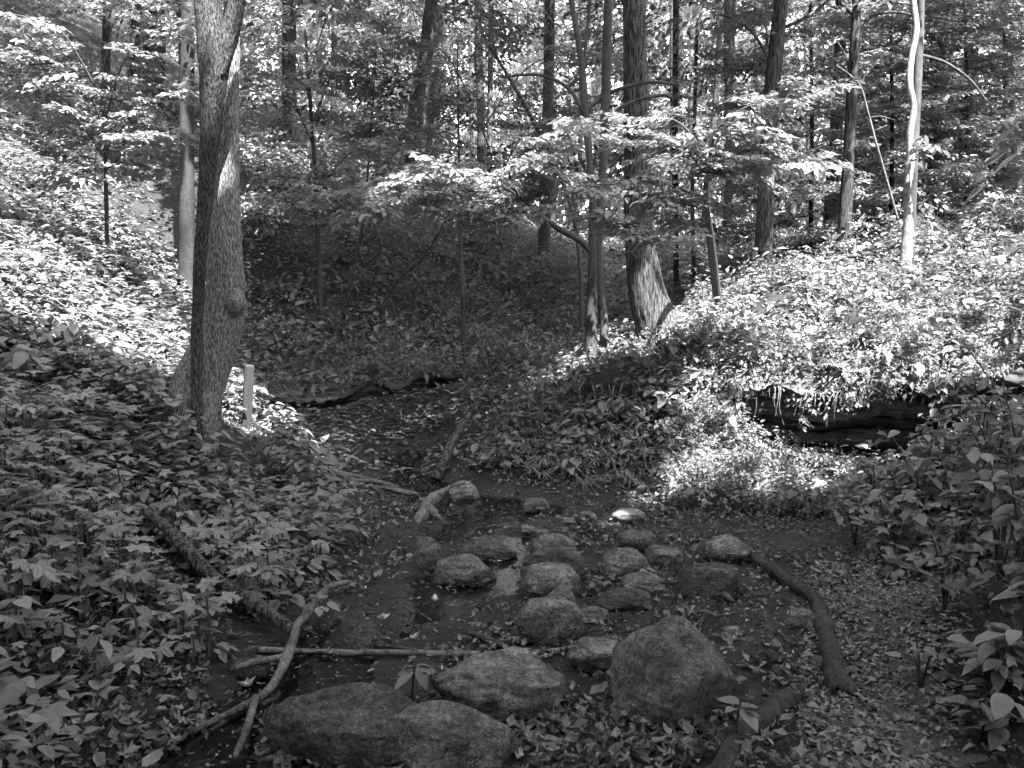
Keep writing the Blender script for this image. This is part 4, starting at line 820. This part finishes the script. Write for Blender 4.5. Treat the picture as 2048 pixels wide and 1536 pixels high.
# ---- right: big shaded shrubs
SH = [(1780,1120,.42,26,.12,'shrub reaching over the mud behind the curved log'),(1840,1050,.6,34,.13,'shaded shrub spreading in front of the dark undercut'),(1930,1080,.65,34,.14,'dense shaded shrub beneath the arching stem by the path'),(2000,1160,.6,30,.15,'shaded shrub with wide leaves over the path bank'),
 (2040,1060,.8,32,.15,'tall shaded shrub closing the end of the undercut'),(1960,960,.75,30,.12,'upright shrub with leaves cutting across the dark undercut'),(1860,960,.55,24,.11,'sparse shrub with round leaves against the dark undercut'),(1750,1010,.4,24,.10,'low shrub at the border between sun patch and shade'),
 (2045,1290,.4,20,.15,'large-leaved shrub overhanging the path edge'),(1990,1400,.25,12,.15,'broad pointed-leaved plant low beside the path'),(1890,1230,.35,18,.09,'thin flowering herb at the path bank'),(1960,1490,.2,10,.13,'small broad-leaved plant in the leaf litter of the path bank'),(1840,1380,.22,8,.08,'slender sparse herb at the path edge'),(2040,1200,.55,24,.13,'shaded shrub on the steep path bank above the large-leaved one'),(1710,1090,.3,18,.10,'low shrub leaning out over the mud toward the curved log'),(1800,1030,.5,30,.12,'bushy shaded shrub where the sun patch ends at the path'),(1890,1020,.6,34,.12,'bushy shaded shrub screening the undercut floor'),(1990,1020,.75,36,.13,'tall bushy shaded shrub against the dark rock beds'),(1910,1150,.45,28,.11,'dense low shrub at the bend of the path'),(2036,970,.9,32,.13,'tallest shaded shrub rising across the end of the undercut')]
for px, py, h, n_, s, lab in SH:
    q = at(px, py); root = link('shrub', None, loc=q, label=lab, category='shrub')
    for j in range(max(3, n_ // 5)):
        an = rng.uniform(0, 6.28); sp = rng.uniform(.1, .45) * h; e = np.array([math.sin(an) * sp, math.cos(an) * sp, h * rng.uniform(.65, 1.1)]); mid = e * [.35, .35, .6]
        V, T = tube([(0, 0, -.03), mid, e], [.007, .005, .003], 5, .1); link('stem', mesh('stem', V, T, M_TWIG, smooth=True), root)
        m_ = int((n_ // max(3, n_ // 5) + 1) * 2.0)
        for k in range(m_):
            t = 1 - .55 * (k / m_) ; c = mid + (e - mid) * max(0, (t - .5) * 2) if t > .5 else mid * t * 2
            a2 = k * 2.4 + rng.normal(0, .3); link('leaf', random.choice(LO), root, loc=c + rng.normal(0, .035, 3), rot=(rng.normal(-.1, .25), rng.normal(0, .25), a2), scale=s * rng.uniform(.45, .95))

# ---- cover of the sunny bank, the fern bank and the far slopes
def region(K, x0, x1, y0, y1, test, top=True):
    x = rng.uniform(x0, x1, K); y = rng.uniform(y0, y1, K); z = z_base(x, y) if top else z_ground(x, y); px, py, f = project(np.c_[x, y, z]); s = test(x, y, z, px, py); return x[s], y[s], z[s]
def overlip(x, y):   # True on the roof of the undercut, where cover sits on the ledge
    yl = np.interp(x, LIP_R[:, 0], LIP_R[:, 1]); return y > yl - .02
B = Batch()
# front of the undercut (small leaves) and the sunny bank
x, y, z = region(20000, 1.2, 5.5, 6.4, 9.3, lambda x, y, z, px, py: (~overlip(x, y)) & (py < np.interp(px, [1150, 1350, 1500, 1700, 1900], [985, 1015, 1030, 1040, 1000])) & (y < np.interp(x, LIP_R[:, 0], LIP_R[:, 1]) - .55) & (px > 1330) & (n2(x, y, 1.6, 3, 1.5) > -.4), False)
herbs(B, x, y, z, (RH, RHT), 9, .034, .0, .17, .10, .6, 1.2); herbs(B, x[::20], y[::20], z[::20], (OV4, OV4T), 5, .07, .05, .2, .09, .3)
x, y, z = region(21000, 1.0, 11, 7.0, 17, lambda x, y, z, px, py: overlip(x, y) & (px > 1380) & (px < 2300) & (n2(x, y, 1.3, 3, 3.5) > np.where(y < np.interp(x, LIP_R[:, 0], LIP_R[:, 1]) + 1.2, -.9, -.32)) & (py > 380), True)
herbs(B, x, y, z, (RH, RHT), 5, .045, .0, .20, .12, .6, 1.3); herbs(B, x[::9], y[::9], z[::9], (OV4, OV4T), 6, .085, .05, .34, .12, .35, 1.0)
x, y, z = region(5200, 1.6, 6, 7.2, 10, lambda x, y, z, px, py: overlip(x, y) & (y < np.interp(x, LIP_R[:, 0], LIP_R[:, 1]) + 1.3) & (px > 1430) & (px < 2200), True)
herbs(B, x, y, z, (RH, RHT), 7, .045, .0, .14, .1, .6, 1.0)
link('sunny_bank_cover', B.build('sunny_bank_cover', M_MOSS), kind='stuff', label='small-leaved plants covering the sunlit bank around the undercut', category='ground cover')
B = Batch()
x, y, z = region(6500, -1.0, 3.0, 7.2, 11.5, lambda x, y, z, px, py: (px > np.interp(py, [700, 860, 985], [1120, 985, 930])) & (px < 1480) & (z > .06) & (py < 985) & (n2(x, y, 1.6, 3, 7.5) > -.4), True)
herbs(B, x, y, z, (RH, RHT), 4, .045, .0, .16, .1, .6, 1.0); herbs(B, x[::9], y[::9], z[::9], (OV4, OV4T), 5, .08, .04, .24, .1, .35)
link('fern_bank_cover', B.build('fern_bank_cover', M_LEAF), kind='stuff', label='mixed low plants covering the shaded fern bank', category='ground cover')
B = Batch()
x, y, z = region(25000, -24, 14, 9.5, 36, lambda x, y, z, px, py: (px > -250) & (px < 2300) & (py > -60) & (py < 860) & (z > .3) & (n2(x, y, .8, 3, 4.5) > -.25) & ~((x > 1.0) & (y < 15)) & ~((px > 560) & (px < 1020) & (y < np.interp(x, LIP_L[:, 0], LIP_L[:, 1]) - .22)), True)
herbs(B, x, y, z, (RH, RHT), 6, .065, .02, .25, .22, .5, 1.0)
herbs(B, x[::4], y[::4], z[::4], (OV4, OV4T), 3, .085, .08, .4, .2, .4, 1.0)
x, y, z = region(9000, -9, 1.2, 10.8, 20, lambda x, y, z, px, py: (px > 430) & (px < 1150) & (py < 800) & (y > np.interp(x, LIP_L[:, 0], LIP_L[:, 1]) - .2), True)
herbs(B, x, y, z, (RH, RHT), 6, .075, .02, .25, .22, .5, 1.0)
link('slope_cover', B.build('slope_cover', M_LEAF), kind='stuff', label='herbs and seedlings scattered over the shaded wooded slopes', category='ground cover')

B = Batch(); x, y, z = region(5200, 1.7, 5.5, 3.2, 7.4, lambda x, y, z, px, py: (px > np.interp(py, [980, 1060, 1150, 1250, 1400, 1536], [1620, 1700, 1790, 1890, 1930, 1960])) & (px < 2250) & (py > 960) & (n2(x, y, 2.0, 3, 5.2) > -.35), False)
herbs(B, x, y, z, (RH, RHT), 4, .045, .0, .12, .1, .5, .8); herbs(B, x[::2], y[::2], z[::2], (OV4, OV4T), 5, .075, .04, .22, .1, .35, .8); herbs(B, x[::5], y[::5], z[::5], (MPL, MPLT), 2, .055, .08, .22, .1, .3)
link('path_bank_cover', B.build('path_bank_cover', M_LEAF), kind='stuff', label='shaded low herbs covering the bank beside the path', category='ground cover')
# ---- strap-leaved tufts and grasses
def tuft(n_, ln, wd, seed, m):
    r = np.random.default_rng(seed); B = Batch()
    for k in range(n_):
        an = r.uniform(0, 6.283); L = ln * r.uniform(.6, 1.1); up = r.uniform(.7, 1.3); t = np.linspace(0, 1, 6); rr = L * t * (.25 + .6 * t) ; zz = L * (up * t - .95 * t * t * up)
        d = np.array([math.sin(an), math.cos(an), 0]); sd = np.array([d[1], -d[0], 0]); w_ = wd * np.sin(np.pi * (.12 + .88 * t)) ** .7 * (t < .99)
        c = d * rr[:, None] + np.c_[t * 0, t * 0, zz]; V = np.r_[c - sd * w_[:, None], c + sd * w_[:, None]]; j = np.arange(5)
        B.add(V, np.stack([j, j + 1, j + 7, j + 6], -1), r.random())
    return B.build('blades', m)
STRAP = [tuft(14, .24, .012, k, M_LEAF) for k in range(4)]; GRASS = [tuft(46, .26, .0028, 10 + k, M_LEAF) for k in range(3)]
k = 0
while k < 190:
    px, py = rng.uniform(930, 1420), rng.uniform(740, 985)
    if px < np.interp(py, [770, 860, 985], [1080, 980, 935]): continue
    q = G(px, py, True)
    if q[2] < .05: continue
    link('strap_leaved_tuft', random.choice(STRAP), loc=q, rot=(rng.normal(.15, .1), 0, rng.uniform(0, 6)), scale=rng.uniform(.45, 1.1), label='arching strap-leaved tuft on the shaded fern bank', category='plant', group='strap-leaved tufts on the fern bank'); k += 1
for px, py, s in [(1170,975,1.2),(1240,965,1.0),(1290,985,1.1),(1320,975,1.0),(1310,740,1.0),(1330,700,.8),(1560,720,1.2),(1530,700,1.0),(1620,730,1.0),(1580,660,.9),(1700,600,1.2),(1920,640,1.2),(1830,570,.9),(1950,560,1.0),(1740,690,1.0),(1500,720,1.0),(1660,740,1.1),(1880,600,1.0),(1780,600,.9)] + [(rng.uniform(1480, 2040), rng.uniform(500, 750), rng.uniform(.6, 1.2)) for _ in range(45)]:
    link('grass_tuft', random.choice(GRASS), loc=G(px, py, True), rot=(rng.normal(.2, .1), 0, rng.uniform(0, 6)), scale=s * rng.uniform(.8, 1.2), label='fine drooping grass tuft on the banks around the undercut', category='grass', group='grass tufts on the banks')
def hang(seed):
    r = np.random.default_rng(seed); B = Batch()
    for k in range(26):
        dx = r.normal(0, .09); out = r.uniform(.02, .10); dn = r.uniform(.03, .17); t = np.linspace(0, 1, 6)
        c = np.c_[dx * (.4 + t) + r.normal(0, .03), .08 - (.08 + out) * t ** .6, .03 * np.sin(t * 3.1) - dn * t ** 1.8]; w_ = r.uniform(.0015, .004) * (1 - t) + .0006; j = np.arange(5)
        V = np.r_[c - np.c_[w_, w_ * 0, w_ * 0], c + np.c_[w_, w_ * 0, w_ * 0]]; B.add(V, np.stack([j, j + 1, j + 7, j + 6], -1), r.random())
    K = 60; p = np.c_[r.normal(0, .1, K), r.uniform(-.08, .06, K), r.uniform(-.14, .06, K)]; B.inst(RH, RHT, p, frames(r.uniform(1.8, 4.4, K), r.normal(-.5, .4, K), r.normal(0, .5, K), r.uniform(.025, .07, K)), r.random(K))
    return B.build('hanging_grass', M_LEAF)
HANG = [hang(k) for k in range(5)]
for k in range(26):
    xx = rng.uniform(LIP_R[1, 0] - .2, LIP_R[-1, 0] - .6); yy = np.interp(xx, LIP_R[:, 0], LIP_R[:, 1]) - .02 + rng.normal(0, .03); zz = float(z_base(np.array([xx]), np.array([yy]))[0])
    link('hanging_grass', random.choice(HANG), loc=(xx, yy, zz + .01), rot=(0, rng.normal(0, .15), rng.normal(0, .4)), scale=rng.uniform(.6, 1.3), label='grass tuft hanging over the lip of the dark undercut', category='grass', group='grass hanging over the undercut lip')
for k in range(14):
    xx = rng.uniform(LIP_R[1, 0], LIP_R[-1, 0] - 1.0); yy = np.interp(xx, LIP_R[:, 0], LIP_R[:, 1]) - .06; zz = float(z_base(np.array([xx]), np.array([yy]))[0]); ln = rng.uniform(.12, .42)
    V, T = tube([(0, .1, .02), (0, -.03, 0), (rng.normal(0, .03), -.04, -ln * .5), (rng.normal(0, .06), -.02, -ln)], [.005, .006, .004, .0015], 5, .04, .3); link('hanging_root', mesh('hanging_root', V, T, M_WOOD, smooth=True), loc=(xx, yy, zz), label='thin root dangling from the lip of the dark undercut', category='root', group='roots dangling into the undercut')
# ---- ferns
def frond(seed):
    r = np.random.default_rng(seed); B = Batch(); n_ = 17; t = np.linspace(.08, .97, n_); c = np.c_[t * 0, t * .95, .35 * t - .55 * t ** 2.2]
    for s in (-1, 1):
        ln = .26 * np.sin(np.pi * (.16 + .84 * t) ** .9) + .015; hd = np.full(n_, s * 1.25) - s * .25 * t
        B.inst(RH * [.62, 1, 1], RHT, c, frames(hd, r.normal(-.25, .08, n_), r.normal(0, .12, n_), ln), r.uniform(.3, .9, n_))
    V, T = tube(np.c_[t * 0, t * .95, .35 * t - .55 * t ** 2.2], np.linspace(.008, .002, n_), 3, .3, cap=False); B.add(V, T, .2)
    return B.build('frond', M_MOSS)
FR = [frond(k) for k in range(4)]
for px, py, n_, s, lab in [(1700,745,7,.34,'big sunlit fern drooping over the lip of the undercut'),(1480,690,5,.24,'fern on the root bank beside the pale root'),(1740,555,6,.30,'fern on the sunny bank below the dark straight trunk'),(1960,450,6,.36,'upright fern at the far top of the sunny bank'),(1990,470,5,.32,'upright fern next to the far top fern of the sunny bank'),
 (1100,740,5,.24,'shaded fern on the crest by the twin stems'),(1060,800,5,.24,'shaded fern low on the crest slope'),(960,930,5,.22,'shaded fern at the tip of the fern bank'),(1660,580,5,.24,'fern among sunlit leaves below the dark trunk'),(520,810,4,.22,'fern beside the trail post'),(720,610,5,.3,'dim fern on the dark slope'),(1480,620,5,.26,'fern in half shade beyond the leaning thin stem'),(1570,640,5,.26,'sunlit fern above the hanging grass at the shaded end of the lip'),(1820,690,5,.26,'sunlit fern on the roof of the undercut beside grass tufts'),(1950,690,5,.28,'sunlit fern near the shrub-covered end of the undercut roof'),(1900,560,5,.26,'sunlit fern on the middle of the bank below the pale trunk')]:
    root = link('fern', None, loc=G(px, py, True), label=lab, category='fern')
    for k in range(n_):
        link('frond', FR[k % 4], root, rot=(rng.normal(.1, .2), rng.normal(0, .15), k * 6.283 / n_ + rng.normal(0, .2)), scale=s * rng.uniform(.8, 1.15))
# ---- compound-leaved branches lit at the nose of the bank and by the pale trunk
for px, py, h, n_, s, lab in [(1250,850,.3,30,.11,'sunlit oval-leaved shrub on the fern bank slope'),(1330,850,.38,44,.12,'sunlit dense oval-leaved shrub above the sun patch'),(1370,800,.35,34,.12,'sunlit oval-leaved shrub near the pale root'),(1300,800,.32,28,.12,'half-lit oval-leaved shrub under the flared trunk'),(1490,850,.32,9,.10,'sunlit sprig standing against the dark undercut'),(1560,700,.35,12,.12,'sunlit leafy shrub on the lip of the undercut'),(1640,640,.4,14,.13,'sunlit broad-leaved shrub on the bank slope'),(1850,620,.3,10,.14,'round-leaved sunlit plant high on the bank'),
 (1720,480,.45,20,.11,'sunlit shrub at the foot of the dark straight trunk'),(1870,450,.5,22,.12,'sunlit shrub beside the pale trunk base'),(1930,500,.4,20,.12,'sunlit spreading shrub below the upright ferns'),(1780,470,.4,16,.11,'sunlit shrub at the base of the bare sapling'),(1150,960,.2,8,.12,'shaded broad-leaved plant at the foot of the fern bank'),(1600,880,.25,10,.07,'small-leaved bright sprig in front of the undercut'),(1900,880,.35,9,.10,'bright-leaved sprig before the end of the undercut')]:
    q = G(px, py, True); root = link('shrub', None, loc=q, label=lab, category='shrub')
    for j in range(max(2, n_ // 5)):
        an = rng.uniform(0, 6.28); sp = rng.uniform(.15, .6) * h; e = np.array([math.sin(an) * sp, math.cos(an) * sp - .05, h * rng.uniform(.6, 1.1)]); V, T = tube([(0, 0, -.03), e * [.4, .4, .6], e], [.006, .004, .002], 5, .1); link('stem', mesh('stem', V, T, M_TWIG, smooth=True), root)
        for k in range(5):
            t = 1 - .12 * k; link('leaf', random.choice(LO), root, loc=e * t, rot=(rng.normal(-.25, .25), rng.normal(0, .25), k * 2.4 + rng.normal(0, .3)), scale=s * rng.uniform(.65, 1.15))
q0 = W(1824, 290, 11.3); root = link('leafy_shoot', None, loc=q0, label='leafy shoot sprouting from the pale sunlit trunk', category='shoot')
for px, py, pn in [(1850,270,5),(1870,290,6),(1850,310,5),(1885,300,4),(1835,325,4)]:
    e = W(px, py, 11.0) - q0; V, T = tube([(0, 0, 0), e * .5 + [0, 0, .03], e], [.006, .004, .002], 5, .05); link('stem', mesh('stem', V, T, M_TWIG, smooth=True), root)
    for k in range(pn): link('leaf', random.choice(LO), root, loc=e * (1 - .15 * k), rot=(rng.normal(-.3, .3), rng.normal(0, .3), -1.2 + k * 1.9), scale=.15 * rng.uniform(.7, 1.1))
for pts in ([(1300,688,26),(1262,708,18),(1225,728,12),(1195,752,7)], [(1318,692,24),(1300,720,16),(1282,752,10),(1262,780,6)], [(1345,682,22),(1372,700,16),(1392,726,10),(1398,755,6)], [(1290,684,16),(1240,694,11),(1200,708,6)], [(1360,676,18),(1405,690,12),(1440,712,7)]):
    P = np.array([G(a, b_, True) + [0, -.02, .02] for a, b_, c in pts]); V, T = tube(P - o4, np.array([c for a, b_, c in pts]) * 10 / F / 2 * .8, 10, .05, .25, wob=.02, seed=pts[0][0]); link('root', mesh('root', V, T, M_BARK2, smooth=True), t4)
me = rockmesh(61, 4, 4, M_SOIL, .3); me.transform(__import__('mathutils').Matrix.Diagonal((.30, .22, .24, 1))); q = W(1215, 785, 9.0); clod = link('earth_lump', me, loc=q, label='dark root-bound lump of earth jutting from the fern bank below the twin stems', category='earth')
for k in range(7):
    a_ = -.25 + k * .08; V, T = tube([(a_, -.1, .12), (a_ + rng.normal(0, .03), -.24, .02), (a_ + rng.normal(0, .05), -.25, -.12 - rng.random() * .14)], [.008, .007, .002], 6, .03, .3); link('rootlet', mesh('rootlet', V, T, M_WOOD, smooth=True), clod)
# pale root on the bank
for pts, lab in [([(1408,712,14),(1430,702,13),(1450,690,11),(1478,672,9)], 'pale exposed root snaking down from the flared trunk'), ([(1612,600,8),(1635,640,9),(1655,680,8),(1662,700,6)], 'pale dead stick standing on the sunny bank')]:
    P = np.array([W(a, b_, 9.2 if a < 1500 else 9.6) for a, b_, c in pts]); P = np.array([G(a, b_, True) + [0, -.03, .03] for a, b_, c in pts]); V, T = tube(P - P[0], np.array([c for a, b_, c in pts]) * 9.2 / F / 2, 8, .04, .15); link('root' if 'root' in lab else 'dead_stick', mesh('root', V, T, M_DRIFT, smooth=True), loc=P[0], label=lab, category='root' if 'root' in lab else 'stick')
log('fallen_log', [(1052,622,12),(1080,655,14),(1112,692,12)], 'dark fallen trunk lying down the shaded far slope', 'log', M_DARKB, .1, 10, .02, 1.2)
P = np.array([W(a, b_, 12.2) for a, b_ in [(1068,725),(1050,690),(1035,678),(1010,655),(985,652)]]); V, T = tube(P - P[0], np.linspace(.012, .004, 5), 6, .05, .1); link('dead_branch', mesh('dead_branch', V, T, M_PALE, smooth=True), loc=P[0], label='thin bleached dead branch arching on the dark slope', category='branch')
P = np.array([W(a, b_, 12.2) for a, b_ in [(972,710),(962,690),(958,655),(968,650),(990,680),(1002,700)]]); V, T = tube(P - P[0], np.linspace(.009, .004, 6), 6, .05, .1); link('dead_branch', mesh('dead_branch', V, T, M_PALE, smooth=True), loc=P[0], label='bleached hooked twig beside the arching dead branch', category='branch')

# ------------------------------------------------------------------ leaf litter, pebbles, petals
DRY = []
for j in range(5):
    V, T = (maple(.35 * (1 if j % 2 else -1), .14) if j % 2 == 0 else ovate(4, .3, .16, .4 * (1 if j == 1 else -1))); V = V.copy(); V[:, 2] += .16 * vnoise(V * 2.3 + j * 5.1); V[:, :2] *= [.62, .62] if j % 2 == 0 else [1, 1]; V[:, 1] -= .3; DRY.append((V, T))
def litter_pts(K, x0, x1, y0, y1, dens):
    x = rng.uniform(x0, x1, K); y = rng.uniform(y0, y1, K); z = z_ground(x, y); px, py, f = project(np.c_[x, y, z]); s = (px > -250) & (px < 2300) & (py < 1650) & (rng.random(K) < dens(x, y, z, px, py)); return x[s], y[s], z[s]
def dens(x, y, z, px, py):
    d = np.where(creek_d(x, y) < .5, .04, .5) * np.clip(.9 + 1.1 * n2(x, y, 2.2, 3, 9.9), .15, 1.6)
    d = np.where((px > 1640) & (px < 1900) & (py > 1130), .75, d); front = (py > 1400) & (px > 520) & (px < 1500); d = np.where(front, .95, d); d = np.where((px > 1640) & (py > 1150), np.clip(.95 + .9 * n2(x, y, 3.0, 3, 4.9), .3, 1), d); d = np.where((px < 420) & (py > 1250), 1, d); return np.where(z < WL - .03, 0, d)
x, y, z = litter_pts(64000, -3.6, 3.8, 2.5, 8.2, dens)
K = len(x); lk = rng.choice([0, 1, 1, 1, 3, 3, 3, 4], K); hd = rng.uniform(0, 6.283, K); Rm = frames(hd, rng.normal(0, .3, K), rng.normal(0, .35, K), rng.uniform(.018, .055, K) * np.where(rng.random(K) < .1, 1.5, 1) * np.where(y < 3.6, 1.2, 1) * np.where(x > 1.25, .72, 1)); tn = rng.random(K) ** 1.6; qx, qy, _ = project(np.c_[x, y, z]); tn = np.clip(tn + .42 * ((qx > 1640) & (qx < 1930) & (qy > 1130)), 0, 1)
zz = np.maximum(z, WL) + rng.uniform(.004, .03, K)
size_px = np.linalg.norm(Rm[:, :, 1], axis=1) / y; fx, fy, _ = project(np.c_[x, y, z]); vis = (fx > 5) & (fx < 2043) & (fy < 1530); single = np.argsort(np.where(vis, -size_px, 0))[:290]
B = Batch(); msk = np.ones(K, bool); msk[single] = False
for j in range(5):
    s = msk & (lk == j); B.inst(DRY[j][0], DRY[j][1], np.c_[x, y, zz][s], Rm[s], tn[s])
xs_ = rng.uniform(-2.6, 3.4, 16000); ys_ = rng.uniform(2.6, 8.5, 16000); zs_ = z_ground(xs_, ys_); B.inst(RH, RHT, np.c_[xs_, ys_, np.maximum(zs_, WL) + .006], frames(rng.uniform(0, 6.28, 16000), rng.normal(0, .25, 16000), rng.normal(0, .3, 16000), rng.uniform(.008, .028, 16000)), rng.random(16000) ** 1.3)
xs_ = rng.uniform(.9, 2.6, 16000); ys_ = rng.uniform(2.6, 6, 16000); zs_ = z_ground(xs_, ys_); ax, ay, _ = project(np.c_[xs_, ys_, zs_]); m_ = (ax > 1620 - .1 * (ay - 1150)) & (ax < 1920) & (ay > 1120) & (rng.random(16000) < np.clip(.8 + .8 * n2(xs_, ys_, 3.3, 3, 14.4), .2, 1)); K_ = m_.sum(); B.inst(RH * [1.15, 1, 1.6], RHT, np.c_[xs_, ys_, zs_ + .012][m_], frames(rng.uniform(0, 6.28, K_), rng.normal(0, .25, K_), rng.normal(0, .3, K_), rng.uniform(.014, .042, K_)), .3 + .7 * rng.random(K_))
link('leaf_litter', B.build('leaf_litter', M_DRY), kind='stuff', label='brown fallen leaves strewn over the creek bed and path', category='leaf litter')
DM = [mesh('fallen_leaf', V, T, M_DRY_O) for V, T in DRY]; from mathutils import Matrix
for i in single:
    o = link('fallen_leaf', DM[lk[i]], label='dry curled leaf lying loose in the litter of the creek bed', category='leaf', group='dry leaves in the litter'); Mx = Matrix(Rm[i].tolist()).to_4x4(); Mx.translation = (x[i], y[i], zz[i] + .004); o.matrix_world = Mx
# far litter on slopes
B = Batch(); x, y, z = litter_pts(34000, -10, 8, 8.2, 22, lambda x, y, z, px, py: np.full(len(x), .9)); K = len(x); zb_ = z_base(x, y); z = np.where((y > np.interp(x, LIP_L[:, 0], LIP_L[:, 1]) - .15) & (x < 1), np.maximum(z, zb_), z)
B.inst(RH, RHT, np.c_[x, y, z + .02], frames(rng.uniform(0, 6.28, K), rng.normal(0, .35, K), rng.normal(0, .35, K), rng.uniform(.06, .12, K)), rng.random(K) ** 1.4)
x, y, z = region(7000, -6, .8, 8.4, 12.6, lambda x, y, z, px, py: (px > 600) & (px < 1020) & (py > 770) & (py < 930) & (z > .02) & (y < np.interp(x, LIP_L[:, 0], LIP_L[:, 1]) + .1), False); K = len(x)
B.inst(RH, RHT, np.c_[x, y, z + .02], frames(rng.uniform(0, 6.28, K), rng.normal(0, .4, K), rng.normal(0, .4, K), rng.uniform(.03, .08, K)), .35 + .65 * rng.random(K))
link('slope_litter', B.build('slope_litter', M_DRY), kind='stuff', label='fallen leaves covering the talus and wooded slopes', category='leaf litter')
# gravel in the creek bed
V1, T1 = ICO1; B = Batch(); K = 4000; x = rng.uniform(-2.8, 3, K); y = rng.uniform(2.5, 9.5, K); z = z_ground(x, y); s = (z < .08); x, y, z = x[s], y[s], z[s]; K = len(x)
R = frames(rng.uniform(0, 6.28, K), rng.normal(0, .3, K), rng.normal(0, .3, K), rng.uniform(.006, .024, K) ** 1.0) * np.array([1, .8, .55])[None, None, :]
B.inst(V1, T1, np.c_[x, y, z], R, rng.random(K) ** 2); link('creek_gravel', B.build('creek_gravel', leaf_mat('gravel', .03, .22, 0.0, rough=.6)), kind='stuff', label='dark gravel scattered over the muddy creek bed', category='gravel')
# petals
PV, PT = ovate(5, .32, .2, -.35); PM = mesh('petal', PV, PT, M_PETAL); k = 0
pet = [(830,1281,5),(765,1255,5),(870,1217,3),(495,1382,6),(1468,1283,3),(1335,1268,0),(1375,1180,0)]
for px, py, n_ in pet:
    if not n_: continue
    q = G(px, py); q[2] = max(q[2], WL); root = link('fallen_blossom', None, loc=q + [0, 0, .006], label=['open white blossom floating in the dark pool', 'small white petals clustered on the pool twigs', 'single ragged white blossom at the pool edge', 'pale blossom caught by the forked branch fork', 'white petals on the mud near the big boulder'][k], category='blossom'); k += 1
    for j in range(n_): link('petal', PM, root, rot=(rng.uniform(.2, .7), rng.normal(0, .3), j * 6.28 / n_), scale=rng.uniform(.03, .05))
k = 0
while k < 150:
    px, py = rng.uniform(700, 1640), rng.uniform(1020, 1520); q = G(px, py)
    if q[2] > .08: continue
    link('pale_petal', PM, loc=(q[0], q[1], max(q[2], WL) + .012), rot=(rng.normal(0, .3), rng.normal(0, .3), rng.uniform(0, 6)), scale=(rng.uniform(.008, .02), rng.uniform(.015, .04), .03), label='tiny pale fallen petal on the dark creek bed', category='petal', group='pale petals on the creek bed'); k += 1
